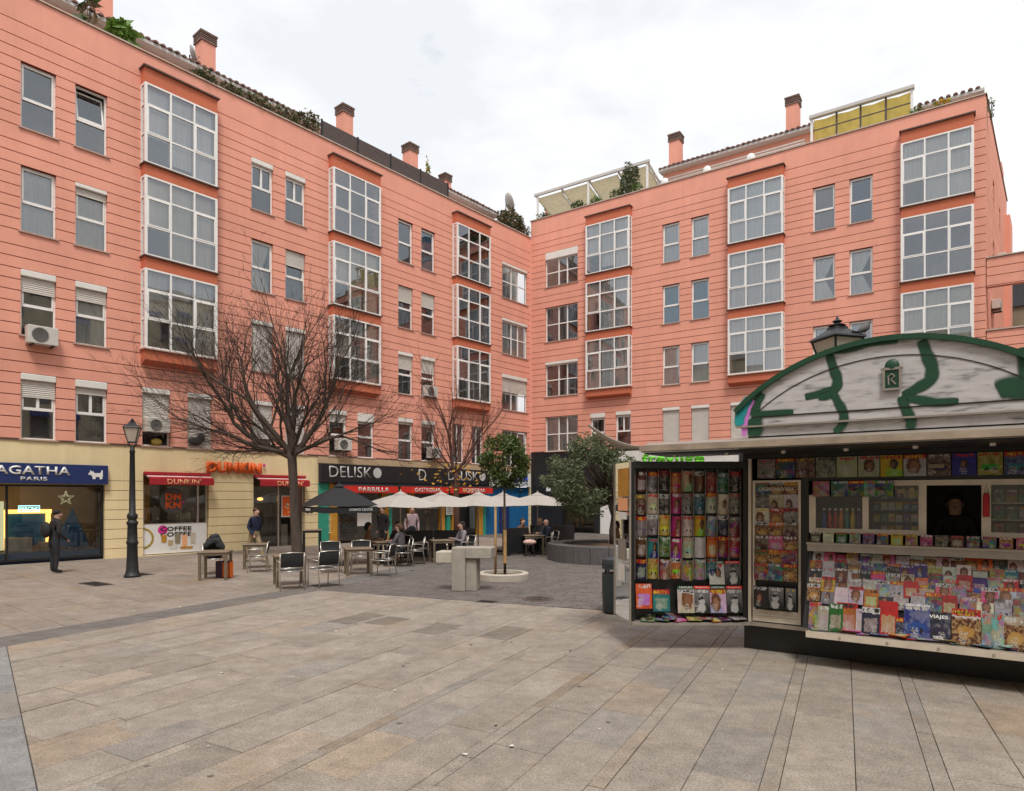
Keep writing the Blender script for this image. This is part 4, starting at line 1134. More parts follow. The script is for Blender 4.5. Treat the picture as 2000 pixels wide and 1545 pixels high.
# drain covers
def cover(name, label, x, y, w_, d_, a, bars=7, rnd=False):
    M = T(x, y, .004) @ RZ(a)
    t = thing(name, label, 'drain cover', M)
    if rnd:
        MB().lathe([(w_, -.004), (w_, .004), (w_*.93, .004)], 24).build('lid', 'grate', t, M)
        m = MB()
        for k in range(3): m.lathe([(w_*(.25+.25*k), .005), (w_*(.25+.25*k), .009), (w_*(.25+.25*k)-.02, .009), (w_*(.25+.25*k)-.02, .005)], 24, cap=False)
        m.build('rib', 'iron', t, M)
    else:
        MB().box(-w_/2, w_/2, -d_/2, d_/2, -.004, .003).build('frame', 'grate', t, M)
        m = MB()
        for k in range(bars): m.box(-w_/2+.03, w_/2-.03, -d_/2+.03+k*(d_-.06)/bars, -d_/2+.03+(k+.55)*(d_-.06)/bars, .003, .009)
        m.build('bar', 'iron', t, M)
cover('drain_cover', 'rusty rectangular drain cover on the paving left of the street lamp', -10.0, 16.0, .95, .42, rad(-35))
cover('drain_cover', 'rusty drain cover just behind the street lamp foot', -10.05, 18.0, .8, .35, rad(-35))
cover('manhole_cover', 'round manhole cover in the dark setts', .53, 13.65, .33, 0, 0, rnd=True)
cover('manhole_cover', 'small square metal cover beside the fountain', -.5, 13.3, .4, .3, rad(-23), 3)
lit = MB()
for k in range(46):
    y = RN.uniform(4.5, 19); x = RN.uniform(-.6, .35)*y; r = RN.uniform(.008, .028); a = RN.uniform(0, 6)
    pts = [(x+r*RN.uniform(.5, 1)*math.cos(a+i*1.26), y+r*RN.uniform(.5, 1)*math.sin(a+i*1.26), .006+RN.uniform(0, .012)) for i in range(5)]
    lit.add(pts, [(0, 1, 2, 3, 4)], k % 3 == 2)
lit.build('litter', ['white_dirty', 'mesh_black'], None, label='scattered paper scraps and gum spots on the paving', cat='litter', kind='stuff')
# ------------------------------------------------------------------ magazine cover materials
def cover_mat(name, kind):
    m, t, b, o = newmat(name); n = t.nodes.new; l = t.links.new
    b.inputs['Roughness'].default_value = .45
    uvn = n('ShaderNodeUVMap'); oi = n('ShaderNodeObjectInfo'); sp = n('ShaderNodeSeparateXYZ'); wn = n('ShaderNodeTexNoise'); wn.inputs['Scale'].default_value = 7; wn.inputs['Detail'].default_value = 3; wn.noise_dimensions = '4D'
    l(uvn.outputs[0], wn.inputs['Vector']); wm = n('ShaderNodeMath'); wm.operation = 'MULTIPLY'; wm.inputs[1].default_value = 40; l(oi.outputs['Random'], wm.inputs[0]); l(wm.outputs[0], wn.inputs['W'])
    va = n('ShaderNodeVectorMath'); va.operation = 'MULTIPLY_ADD'; va.inputs[1].default_value = (.30, .24, 0); l(wn.outputs['Color'], va.inputs[0])
    vo_ = n('ShaderNodeVectorMath'); vo_.operation = 'SUBTRACT'; vo_.inputs[1].default_value = (.15, .12, 0); l(uvn.outputs[0], vo_.inputs[0]); l(vo_.outputs[0], va.inputs[2]); l(va.outputs[0], sp.inputs[0])
    X, Y, Rr, C = sp.outputs[0], sp.outputs[1], oi.outputs['Random'], oi.outputs['Color']
    def S(sock, node, i):
        if hasattr(sock, 'is_output'): l(sock, node.inputs[i])
        else: node.inputs[i].default_value = sock
    def mth(op, a, b_=0.0, c=0.0):
        q = n('ShaderNodeMath'); q.operation = op; S(a, q, 0); S(b_, q, 1); S(c, q, 2); return q.outputs[0]
    def mix(f, a, b_):
        q = n('ShaderNodeMix'); q.data_type = 'RGBA'; S(f, q, 0); S(a if hasattr(a, 'is_output') else tuple(a)+(1,), q, 6); S(b_ if hasattr(b_, 'is_output') else tuple(b_)+(1,), q, 7); return q.outputs[2]
    def hsv(c, h, s, v):
        q = n('ShaderNodeHueSaturation'); S(h, q, 'Hue'); q.inputs['Saturation'].default_value = s; q.inputs['Value'].default_value = v; l(c, q.inputs['Color']); return q.outputs[0]
    def nz(sx, sy, k, det=3):
        cm = n('ShaderNodeCombineXYZ'); S(mth('MULTIPLY', X, sx), cm, 0); S(mth('MULTIPLY', Y, sy), cm, 1); S(mth('MULTIPLY', Rr, k), cm, 2)
        q = n('ShaderNodeTexNoise'); q.inputs['Scale'].default_value = 1; q.inputs['Detail'].default_value = det; l(cm.outputs[0], q.inputs['Vector']); return q
    def gt(a, b_): return mth('GREATER_THAN', a, b_)
    def lt(a, b_): return mth('LESS_THAN', a, b_)
    def AND(*a):
        r = a[0]
        for q in a[1:]: r = mth('MULTIPLY', r, q)
        return r
    def ell(cx_, cy_, rx, ry):
        dx = mth('DIVIDE', mth('SUBTRACT', X, cx_), rx); dy = mth('DIVIDE', mth('SUBTRACT', Y, cy_), ry)
        q = n('ShaderNodeMapRange'); q.interpolation_type = 'SMOOTHSTEP'
        q.inputs[1].default_value = 1.35; q.inputs[2].default_value = .72; q.inputs[3].default_value = 0; q.inputs[4].default_value = 1
        l(mth('ADD', mth('MULTIPLY', dx, dx), mth('MULTIPLY', dy, dy)), q.inputs[0]); return q.outputs[0]
    r2 = mth('FRACT', mth('MULTIPLY', Rr, 17.3)); r3 = mth('FRACT', mth('MULTIPLY', Rr, 71.9))
    c2 = hsv(C, mth('ADD', .25, mth('MULTIPLY', r2, .5)), 1.1, .9)
    bgn = nz(3, 3, 50).outputs['Fac']
    col = mix(mth('MULTIPLY', bgn, 1.1), hsv(C, .5, 1.0, .55), hsv(C, .5, .9, 1.4))
    if kind == 'portrait':
        cxx = mth('ADD', .28, mth('MULTIPLY', r2, .46))
        col = mix(ell(cxx, .08, .42, .34), col, c2)
        hs = mth('ADD', .16, mth('MULTIPLY', r3, .2)); hy = mth('ADD', .40, mth('MULTIPLY', r2, .25))
        col = mix(ell(cxx, hy, hs, mth('MULTIPLY', hs, 1.25)), col, mix(r3, (.03, .02, .015), (.28, .15, .06)))
        fx = mth('ADD', cxx, mth('MULTIPLY', mth('SUBTRACT', r3, .5), .12))
        col = mix(ell(fx, mth('SUBTRACT', hy, .03), mth('MULTIPLY', hs, .58), mth('MULTIPLY', hs, .75)), col, mix(r2, (.50, .30, .22), (.30, .15, .10)))
    elif kind == 'scene':
        q = nz(5, 6, 40, 5); rp = n('ShaderNodeValToRGB'); e = rp.color_ramp.elements
        e[0].position = .35; e[0].color = (.02, .02, .025, 1); e[1].position = .66; e[1].color = (.65, .6, .52, 1)
        l(q.outputs['Fac'], rp.inputs['Fac']); col = mix(.45, col, rp.outputs['Color'])
        col = mix(AND(ell(.5, .35, .36, .13)), col, c2)
        col = mix(AND(ell(.35, .27, .08, .07)), col, (.02, .02, .02)); col = mix(AND(ell(.68, .27, .08, .07)), col, (.02, .02, .02))
    elif kind == 'collage':
        cm = n('ShaderNodeCombineXYZ'); S(mth('MULTIPLY', X, 3.2), cm, 0); S(mth('MULTIPLY', Y, 4.4), cm, 1); S(mth('MULTIPLY', Rr, 30), cm, 2)
        vo = n('ShaderNodeTexVoronoi'); vo.distance = 'CHEBYCHEV'; vo.inputs['Scale'].default_value = 1; l(cm.outputs[0], vo.inputs['Vector'])
        col = mix(.5, col, vo.outputs['Color']); col = mix(mth('MULTIPLY', bgn, .8), hsv(col, .5, .8, .4), col)
    elif kind == 'food':
        q = nz(11, 13, 33, 4); rp = n('ShaderNodeValToRGB'); e = rp.color_ramp.elements
        e[0].position = .3; e[0].color = (.05, .03, .02, 1); e[1].position = .62; e[1].color = (.60, .46, .28, 1)
        x_ = rp.color_ramp.elements.new(.5); x_.color = (.30, .15, .07, 1)
        l(q.outputs['Fac'], rp.inputs['Fac']); col = mix(lt(Y, .74), col, rp.outputs['Color'])
        col = mix(AND(ell(.5, .35, .3, .18)), col, mix(bgn, (.5, .2, .05), (.8, .6, .3)))
    elif kind == 'plain':
        col = mix(AND(gt(X, .15), lt(X, .85), gt(Y, .12), lt(Y, .6)), col, mix(nz(4, 4, 20).outputs['Fac'], c2, (.7, .66, .6)))
    elif kind == 'mono':          # black and white portrait
        cxx = mth('ADD', .45, mth('MULTIPLY', r2, .1))
        col = mix(mth('MULTIPLY', Y, .9), (.05, .05, .05), (.34, .33, .33))
        col = mix(ell(cxx, .10, .45, .30), col, (.02, .02, .02)); col = mix(ell(cxx, .20, .24, .2), col, (.66, .65, .64))
        col = mix(ell(cxx, .52, .2, .24), col, (.62, .6, .6)); col = mix(AND(ell(cxx, .58, .2, .12), gt(Y, .56)), col, (.05, .05, .05))
    # title band and small print
    tn = nz(16, 3.0, 90, 1).outputs['Fac']; band_ = AND(gt(Y, .83), lt(Y, .965), gt(X, .06), lt(X, .94))
    tcol = mix(gt(r3, .6), mix(gt(r2, .5), (.82, .80, .78), (.70, .03, .03)), mix(gt(r2, .4), (.85, .62, .03), (.03, .03, .04)))
    if kind != 'mono': col = mix(AND(gt(Y, .80), gt(r3, .72)), col, mix(gt(r2, .5), (.62, .03, .03), (.78, .77, .74)))
    col = mix(AND(band_, gt(tn, .49)), col, tcol)
    ln = gt(mth('SINE', mth('MULTIPLY', Y, 95)), .1); pr = nz(28, 14, 60, 1).outputs['Fac']
    col = mix(AND(gt(X, mth('ADD', .04, mth('MULTIPLY', r2, .55))), lt(X, mth('ADD', .32, mth('MULTIPLY', r2, .55))), lt(Y, .36), gt(Y, .06), ln, gt(pr, .47)), col, (.8, .78, .74))
    fl = nz(11, 12, 77, 4).outputs['Fac']; col = mix(mth('MULTIPLY', fl, .45), col, hsv(col, .5, 1.1, .25))
    col = hsv(col, .5, 1.08, .64)
    bc = n('ShaderNodeBrightContrast'); bc.inputs['Contrast'].default_value = .10; bc.inputs['Bright'].default_value = .012; l(col, bc.inputs['Color']); col = bc.outputs[0]
    mxx = n('ShaderNodeVectorMath'); mxx.operation = 'MAXIMUM'; mxx.inputs[1].default_value = (.008, .008, .008); l(col, mxx.inputs[0]); col = mxx.outputs[0]
    l(col, b.inputs['Base Color'])
    return m
KINDS = ['portrait', 'scene', 'collage', 'food', 'plain', 'mono']
for k_ in KINDS: cover_mat('cover_'+k_, k_)
def cover_mesh(name, kind, bend):
    n = 6; v, f, uv = [], [], []
    for i in range(n+1):
        x = i/n; d = -bend*math.sin(PI*x)
        v += [(x-.5, d, 0), (x-.5, d, 1)]
    for i in range(n+1):
        x = i/n; d = -bend*math.sin(PI*x)+.035
        v += [(x-.5, d, 0), (x-.5, d, 1)]
    K_ = 2*(n+1)
    for i in range(n): f.append((2*i, 2*i+2, 2*i+3, 2*i+1)); uv.append([(i/n, 0), ((i+1)/n, 0), ((i+1)/n, 1), (i/n, 1)])
    for i in range(n):
        f.append((K_+2*i+1, K_+2*i+3, K_+2*i+2, K_+2*i)); uv.append([(.5, .5)]*4)
    f += [(1, 2*n+1, K_+2*n+1, K_+1)][:0]
    for i in range(n):
        f.append((2*i+1, 2*i+3, K_+2*i+3, K_+2*i+1)); uv.append([(.02, .02)]*4)
        f.append((2*i, K_+2*i, K_+2*i+2, 2*i+2)); uv.append([(.02, .02)]*4)
    f.append((0, 1, K_+1, K_)); uv.append([(.02, .02)]*4); f.append((2*n, K_+2*n, K_+2*n+1, 2*n+1)); uv.append([(.02, .02)]*4)
    me = bpy.data.meshes.new(name); me.from_pydata(v, [], f)
    ul = me.uv_layers.new(name='UVMap'); ul.data.foreach_set('uv', [c for fa in uv for p in fa for c in p])
    me.materials.append(MT('cover_'+kind)); return me
CM = {(k, b): cover_mesh('cover', k, b) for k in KINDS for b in (0.0, .34)}
PAL = {'red': (.55, .03, .03), 'orange': (.72, .20, .02), 'yellow': (.72, .48, .03), 'green': (.06, .22, .04), 'teal': (.02, .24, .26), 'blue': (.03, .09, .42), 'navy': (.015, .03, .12), 'purple': (.15, .05, .28), 'pink': (.72, .18, .35), 'magenta': (.52, .02, .20), 'white': (.72, .70, .67), 'cream': (.62, .52, .36), 'grey': (.28, .27, .27), 'black': (.02, .02, .022), 'brown': (.18, .09, .045)}
ORD = ['first', 'second', 'third', 'fourth', 'fifth', 'sixth', 'seventh', 'eighth', 'ninth', 'tenth', 'eleventh', 'twelfth', 'thirteenth', 'fourteenth', 'fifteenth', 'sixteenth', 'seventeenth', 'eighteenth', 'nineteenth', 'twentieth', 'twenty-first', 'twenty-second', 'twenty-third', 'twenty-fourth']
def mag(M, w_, h_, colr, kind, label, bend=0.0, name='magazine', cat='magazine', group=None, thick=.35):
    o = bpy.data.objects.new(name, CM[(kind, .34 if bend else 0.0)]); COL.objects.link(o)
    put(o, None, M @ Matrix.Diagonal((w_, w_*(1 if bend else thick), h_, 1)))
    o.color = tuple(c*RN.uniform(.8, 1.2) for c in PAL[colr])+(1,)
    tag(o, label, cat, group)
    return o
# ------------------------------------------------------------------ kiosk
KD = (.818177, -.574966)
FK = frame(3.22, 9.25, *KD)
KS = thing('newspaper_kiosk', 'black newspaper kiosk with graffiti-covered arched top', 'kiosk', FK)
KW, KDp = 3.76, 2.0
MB().box(0, KW, .02, KDp, 0, .33).build('base', 'kiosk_black', KS, FK)
m = MB(); m.box(.02, KW-.02, KDp-.06, KDp, .33, 2.9); m.box(.0, .05, .06, KDp-.06, .33, 2.9); m.box(KW-.05, KW, .06, KDp-.06, .33, 2.9); m.build('body', 'kiosk_black', KS, FK)
MB().box(.05, KW-.05, .05, KDp-.06, .34, .42).build('floor', 'kiosk_black', KS, FK)
MB().box(.05, KW-.05, .05, KDp-.06, 2.88, 2.93).build('ceiling', 'kiosk_black', KS, FK)
m = MB()
for x0, x1 in ((0, .07), (.755, .845), (KW-.08, KW)): m.box(x0, x1, -.03, .06, .33, 2.62)
m.box(0, KW, -.03, .06, 2.62, 2.88); m.box(.84, KW-.08, -.02, .05, 2.31, 2.345)
m.build('frame', 'kiosk_black', KS, FK)
m = MB(); m.box(.075, .115, -.05, .0, .36, 2.62); m.build('corner_trim', 'kiosk_cream', KS, FK)
# magazine door
d = MB(); d.box(.13, .165, -.035, .02, .40, 2.32); d.box(.72, .75, -.035, .02, .40, 2.32); d.box(.165, .72, -.035, .02, .40, .56); d.box(.165, .72, -.03, .0, 2.29, 2.32)
DOOR = d.build('door', 'kiosk_cream', KS, FK)
MB().box(.165, .72, .0, .02, .56, 2.29).build('door_panel', 'kiosk_black', DOOR, FK)
MB().box(.17, .715, -.045, -.036, .485, .505).build('door_strip', 'alu', DOOR, FK)
MB().box(.10, .86, -.07, .02, .335, .385).build('threshold', 'alu_dull', KS, FK)
# sales windows
m = MB()
for x0, x1, z0, z1 in ((.85, .93, 1.63, 2.12), (1.475, 1.545, 1.63, 2.3), (2.08, 2.16, 1.63, 2.3), (2.70, 2.79, 1.60, 2.3), (3.3, 3.37, 1.63, 2.3), (KW-.15, KW-.08, 1.63, 2.3)): m.box(x0, x1, -.025, .03, z0, z1)
for x0, x1 in ((.93, 1.475), (1.545, 2.08), (2.79, 3.3), (3.37, KW-.15)): m.box(x0, x1, -.025, .03, 1.63, 1.69)
for x0, x1 in ((1.75, 2.08), (2.16, 2.70), (2.79, KW-.15)): m.box(x0, x1, -.02, .03, 2.235, 2.3)
WINF = m.build('window_frame', 'kiosk_cream', KS, FK)
for x0, x1 in ((.93, 1.475), (1.545, 2.08), (2.79, 3.3)):
    MB().quad((x0, .0, 1.69), (x1, .0, 1.69), (x1, .0, 2.28), (x0, .0, 2.28)).build('pane', 'glass_shop', WINF, FK)
MB().box(.85, KW-.08, -.20, -.03, 1.485, 1.51).build('counter_shelf', 'alu_dull', KS, FK)
MB().box(.86, KW-.08, -.19, .30, 1.40, 1.484).build('counter_box', 'kiosk_grey', KS, FK)
# sloping magazine rack and its ledge
m = MB(); m.add([(.86, -.46, .45), (KW-.08, -.46, .45), (KW-.08, -.05, 1.40), (.86, -.05, 1.40), (.86, -.02, .45), (KW-.08, -.02, .45), (KW-.08, -.02, 1.40), (.86, -.02, 1.40)], [(0,1,2,3),(0,4,5,1),(0,3,7,4),(1,5,6,2),(3,2,6,7),(4,7,6,5)]); m.build('rack_slope', 'kiosk_black', KS, FK)
MB().box(.93, KW, -.62, -.05, .37, .445).build('ledge', 'alu_dull', KS, FK, bevel=.008)
MB().box(.93, KW, -.63, -.622, .37, .45).build('ledge_lip', 'kiosk_cream', KS, FK)
m = MB()
for i in range(5): m.box(1.3+i*.5, 1.32+i*.5, -.64, -.631, .40, .42)
m.build('bolt', 'alu', KS, FK)
# canopy
m = MB(); CY = -.95; CX0 = -1.1
m.add([(CX0, CY, 2.78), (KW+.2, CY, 2.78), (KW+.2, .10, 2.92), (CX0-.35, .10, 2.92), (CX0, CY, 2.70), (KW+.2, CY, 2.70), (KW+.2, .10, 2.84), (CX0-.35, .10, 2.84)], [(0,1,2,3),(4,7,6,5),(0,4,5,1),(1,5,6,2),(3,2,6,7),(0,3,7,4)])
m.build('canopy', 'kiosk_grey', KS, FK)
m = MB(); m.box(CX0-.02, KW+.2, CY-.035, CY-.002, 2.715, 2.795); m.build('canopy_trim', 'kiosk_canopy', KS, FK)
m = MB(); m.box(CX0+.03, KW+.2, CY+.02, -.04, 2.68, 2.699); m.build('canopy_soffit', 'kiosk_black', KS, FK)
for i in range(7): MB().lathe([(.035, 0), (.03, -.03)], 10).build('soffit_lamp', 'alu', KS, FK @ T(-.8+i*.72, -.5, 2.68))
# curved plastic wing at the canopy's left end
m = MB(); nI, nJ = 14, 6
for i in range(nI+1):
    q = i/nI
    for j in range(nJ+1):
        p = j/nJ
        x = CX0-.01-.35*p-.85*q*(1-.30*p); y = CY+.02+1.05*p+.05*q; z = 2.775+.36*q**1.7*(1-.65*p)+.08*p*(1-q)
        m.v.append((x, y, z))
for i in range(nI):
    for j in range(nJ):
        a_ = i*(nJ+1)+j; m.f.append((a_, a_+1, a_+nJ+2, a_+nJ+1)); m.m.append(0)
WG = m.build('canopy_wing', 'kiosk_canopy', KS, FK, smooth=True)
mo = WG.modifiers.new('thick', 'SOLIDIFY'); mo.thickness = .018
m = MB()
for p in (.0, .25, .5, .75, 1.0):
    m.tube([(CX0-.01-.35*p-.85*(i/8)*(1-.30*p), CY+.02+1.05*p+.05*(i/8), 2.787+.36*(i/8)**1.7*(1-.65*p)+.08*p*(1-i/8)) for i in range(9)], .011, 5)
m.build('wing_rib', 'kiosk_grey', WG, FK)
# arched top
SC, AR_ = 1.75, 2.63
def arc_z(s, off=0): return 1.45+math.sqrt(max(0, (AR_-off)**2-(s-SC)**2))
def arc(off=0, lo=3.08, n=40, x0=-.12, x1=3.62):
    xs = [x0+(x1-x0)*i/n for i in range(n+1)]
    return [(x0, lo), (x1, lo)]+[(x, arc_z(x, off)) for x in reversed(xs)]
mt_, tt, bb, oo = newmat('graffiti_white'); nn = tt.nodes.new; ll = tt.links.new
bb.inputs['Roughness'].default_value = .5
tcx = nn('ShaderNodeTexCoord'); mpx = nn('ShaderNodeMapping'); mpx.inputs['Scale'].default_value = (1.5, 1, 7); ll(tcx.outputs['Object'], mpx.inputs['Vector'])
nzx = nn('ShaderNodeTexNoise'); nzx.inputs['Scale'].default_value = 1.9; nzx.inputs['Detail'].default_value = 5; nzx.inputs['Roughness'].default_value = .6; ll(mpx.outputs['Vector'], nzx.inputs['Vector'])
rpx = nn('ShaderNodeValToRGB'); e = rpx.color_ramp.elements; e[0].position = .28; e[0].color = (.10, .09, .09, 1); e[1].position = .46; e[1].color = (.50, .48, .48, 1)
x_ = e.new(.7); x_.color = (.62, .60, .60, 1); ll(nzx.outputs['Fac'], rpx.inputs['Fac']); ll(rpx.outputs['Color'], bb.inputs['Base Color'])
TOP = MB().prism(arc(), 0.0, 1.9).build('arched_top', 'graffiti_white', KS, FK)
m = MB(); pr = [(x, arc_z(x, -.012)) for x in [-.13+3.76*i/44 for i in range(45)]]; pl = [(x, arc_z(x, .055)) for x in [-.09+3.68*i/44 for i in range(45)]]
m.prism(pr+pl[::-1], -.05, 1.95); m.build('arch_rim', 'graffiti_green', TOP, FK)
m = MB(); a1 = [(x, arc_z(x, .235)) for x in [.14+3.22*i/44 for i in range(45)]]; a2 = [(x, arc_z(x, .245)) for x in [.15+3.2*i/44 for i in range(45)]]
m.prism(a1+a2[::-1], -.008, -.001); m.box(.10, 3.4, -.012, -.001, 3.185, 3.2); m.build('panel_seam', 'kiosk_black', TOP, FK)
MB().box(.05, KW-.05, .02, 1.8, 2.93, 3.079).build('frieze', 'graffiti_white', TOP, FK)
MB().box(-.10, 3.6, -.03, .02, 3.055, 3.078).build('frieze_moulding', 'kiosk_grey', TOP, FK)
# graffiti: flat spray paint strokes lying on the sheet metal
def stroke(pts, wd, mat, y=-.0035):
    P = [Vector((p[0], p[1])) for p in pts]; Q = []
    for i in range(len(P)-1):
        p0, p1, p2, p3 = P[max(i-1, 0)], P[i], P[i+1], P[min(i+2, len(P)-1)]
        for k in range(12):
            q = k/12; Q.append(.5*((2*p1)+(p2-p0)*q+(2*p0-5*p1+4*p2-p3)*q*q+(3*p1-p0-3*p2+p3)*q**3))
    Q.append(P[-1]); m = MB(); L_, R_ = [], []
    for i, q in enumerate(Q):
        d_ = (Q[min(i+1, len(Q)-1)]-Q[max(i-1, 0)]).normalized(); nv = Vector((-d_.y, d_.x))
        ww = wd*(1-.35*abs(2*i/(len(Q)-1)-1)**3)*.5*(1+.06*math.sin(i*.45))
        L_.append(q+nv*ww); R_.append(q-nv*ww)
    al = []
    for a_, b_ in zip(L_, R_):
        for w_, q_ in ((-.16, 0), (.10, 1), (.5, 1), (.90, 1), (1.16, 0)):
            p_ = a_+(b_-a_)*w_; m.v.append((p_.x, y, p_.y)); al.append(q_)
    for i in range(len(Q)-1):
        for k in range(4): m.f.append((5*i+k, 5*i+k+1, 5*i+k+6, 5*i+k+5)); m.m.append(0)
    me = m.mesh('paint_stroke', mat); ca = me.color_attributes.new('spray', 'FLOAT_COLOR', 'POINT')
    ca.data.foreach_set('color', [c for q_ in al for c in (q_, q_, q_, 1)])
    mesh_obj('paint_stroke', me, TOP, FK)
for nm_ in ('graffiti_green', 'graffiti_teal', 'graffiti_pink'):
    src_ = MATS[nm_]; mt2 = src_.copy(); mt2.name = nm_+'_spray'; MATS[nm_+'_spray'] = mt2; t_ = mt2.node_tree
    at = t_.nodes.new('ShaderNodeAttribute'); at.attribute_name = 'spray'
    b2_ = t_.nodes['Principled BSDF']; t_.links.new(at.outputs['Fac'], b2_.inputs['Alpha'])
G_ = 'graffiti_green'
STROKES = [([(1.085, 3.958), (1.139, 3.753), (1.184, 3.609), (1.157, 3.493), (1.012, 3.447), (0.797, 3.415)], 0.085, 'graffiti_green'), ([(1.157, 3.493), (1.103, 3.419), (0.956, 3.392)], 0.07, 'graffiti_green'), ([(1.139, 3.435), (1.193, 3.312), (1.256, 3.169), (1.247, 3.032), (1.157, 2.929)], 0.075, 'graffiti_green'), ([(2.112, 3.988), (2.16, 3.825), (2.214, 3.652), (2.199, 3.507), (2.073, 3.417), (1.92, 3.337)], 0.095, 'graffiti_green'), ([(1.895, 3.311), (2.057, 3.279), (2.261, 3.225), (2.482, 3.222)], 0.075, 'graffiti_green'), ([(1.895, 3.33), (1.944, 3.176), (2.001, 3.022), (1.985, 2.929)], 0.08, 'graffiti_green'), ([(2.854, 3.309), (2.952, 3.343), (3.091, 3.313), (3.226, 3.351)], 0.17, 'graffiti_green'), ([(3.091, 3.778), (3.104, 3.604), (3.132, 3.412)], 0.1, 'graffiti_green'), ([(0.145, 3.44), (0.145, 3.249), (0.318, 3.226), (0.653, 3.229)], 0.07, 'graffiti_green'), ([(0.258, 3.514), (0.186, 3.394), (0.155, 3.27)], 0.08, 'graffiti_green'), ([(0.135, 3.186), (0.155, 3.1), (0.145, 2.932)], 0.14, 'graffiti_green'), ([(1.03, 3.985), (1.3, 3.97), (1.561, 4.015), (1.863, 4.013)], 0.05, 'graffiti_green'), ([(0.125, 3.441), (0.062, 3.319), (0.021, 3.152), (0.01, 2.939)], 0.06, 'graffiti_pink'), ([(0.083, 3.466), (-0.0, 3.345), (-0.053, 3.199), (-0.053, 3.092)], 0.1, 'graffiti_teal')]
for i, (pts, wd, mat_) in enumerate(STROKES): stroke(pts, wd*1.35, mat_+'_spray', -.0030-.0008*i)
# cast emblem
m = MB(); ex, ez = 1.80, 3.56
m.box(ex-.09, ex+.09, -.03, -.006, ez-.14, ez+.10); EM = m.build('emblem', 'graffiti_green', TOP, FK, bevel=.008)
m = MB()
for x0, x1, z0, z1 in ((-.1, -.075, -.15, .12), (.075, .1, -.15, .12), (-.075, .075, -.15, -.125), (-.12, .12, .10, .13)): m.box(ex+x0, ex+x1, -.045, -.02, ez+z0, ez+z1)
m.tube([(ex-.035, -.035, ez-.08), (ex-.04, -.035, ez+.02), (ex, -.035, ez+.05), (ex+.03, -.035, ez+.02), (ex-.01, -.035, ez-.02), (ex+.04, -.035, ez-.08)], .01, 5)
m.build('emblem_frame', 'kiosk_grey', EM, FK)
MB().ball((ex, -.02, ez+.15), .08, .03, .085, 12, 8).build('emblem_crown', 'graffiti_green', EM, FK, smooth=True)
# side leaf opened outward: the magazine rack on the left
FA = frame(1.66, 9.28, 1, 0)
LW = 1.58
m = MB(); m.box(0, LW, .03, .075, .38, 2.56); RK = m.build('side_rack', 'kiosk_black', KS, FA)
m = MB(); m.box(-.02, LW, -.10, .03, 2.49, 2.585); m.box(-.02, .03, -.10, .03, .38, 2.49); m.box(LW-.05, LW, -.10, .03, .38, 2.49); m.build('rack_frame', 'kiosk_black', RK, FA)
MB().box(-.02, LW, -.24, .03, .35, .378).build('rack_ledge', 'kiosk_grey', RK, FA)
m = MB()
for i in range(10): m.box(.045+i*.163, .05+i*.163, -.045, .03, .95, 2.48)
m.build('rack_divider', 'kiosk_grey', RK, FA)
# glass end screen of the leaf
FG = frame(1.63, 9.17, -.17, .985)
m = MB(); m.box(0, .02, -.012, .012, .30, 2.60); m.box(.66, .68, -.012, .012, .36, 2.60); SCN = m.build('end_screen', 'alu_dull', KS, FG)
MB().quad((.02, 0, .38), (.66, 0, .38), (.66, 0, 2.58), (.02, 0, 2.58)).build('pane', 'glass_shop', SCN, FG)
for k, (z0, z1, c) in enumerate(((2.1, 2.5, 'ochre'), (1.9, 2.08, 'dunkin_pale'), (1.78, 1.88, 'white_paint'), (1.2, 1.5, 'kiosk_grey'), (.9, 1.15, 'white_dirty'))):
    MB().box(.05+.04*k, .5, .004, .007, z0, z1).build('sticker', c, SCN, FG)

# ---- stock
rr = random.Random(5)
cols9 = [['brown', 'grey', 'black', 'orange', 'cream', 'brown', 'red', 'teal', 'black'], ['brown', 'cream', 'black', 'magenta', 'grey', 'teal', 'white', 'white', 'grey'], ['grey', 'grey', 'yellow', 'magenta', 'white', 'yellow', 'white', 'navy', 'red'], ['brown', 'teal', 'green', 'magenta', 'cream', 'white', 'orange', 'red', 'red'], ['navy', 'yellow', 'red', 'orange', 'yellow', 'white', 'teal', None, None]]
z = 2.155
for r in range(5):
    for c in range(9):
        k = cols9[r][c]
        if not k: continue
        M = FA @ T(.135+c*.163+rr.uniform(-.006, .006), -.006-.012*(r % 2), 2.165-r*.303+rr.uniform(-.02, .012)) @ RX(rad(5+rr.uniform(-2, 3))) @ RY(rr.uniform(-.03, .03))
        mag(M, .150, .285, k, rr.choice(['portrait', 'scene', 'scene', 'scene', 'collage', 'plain']) if k != 'magenta' else 'portrait', '%s magazine in the %s row, %s from left, of the open side rack' % (k, ORD[r], ORD[c]), bend=1, group='magazines in the side rack')
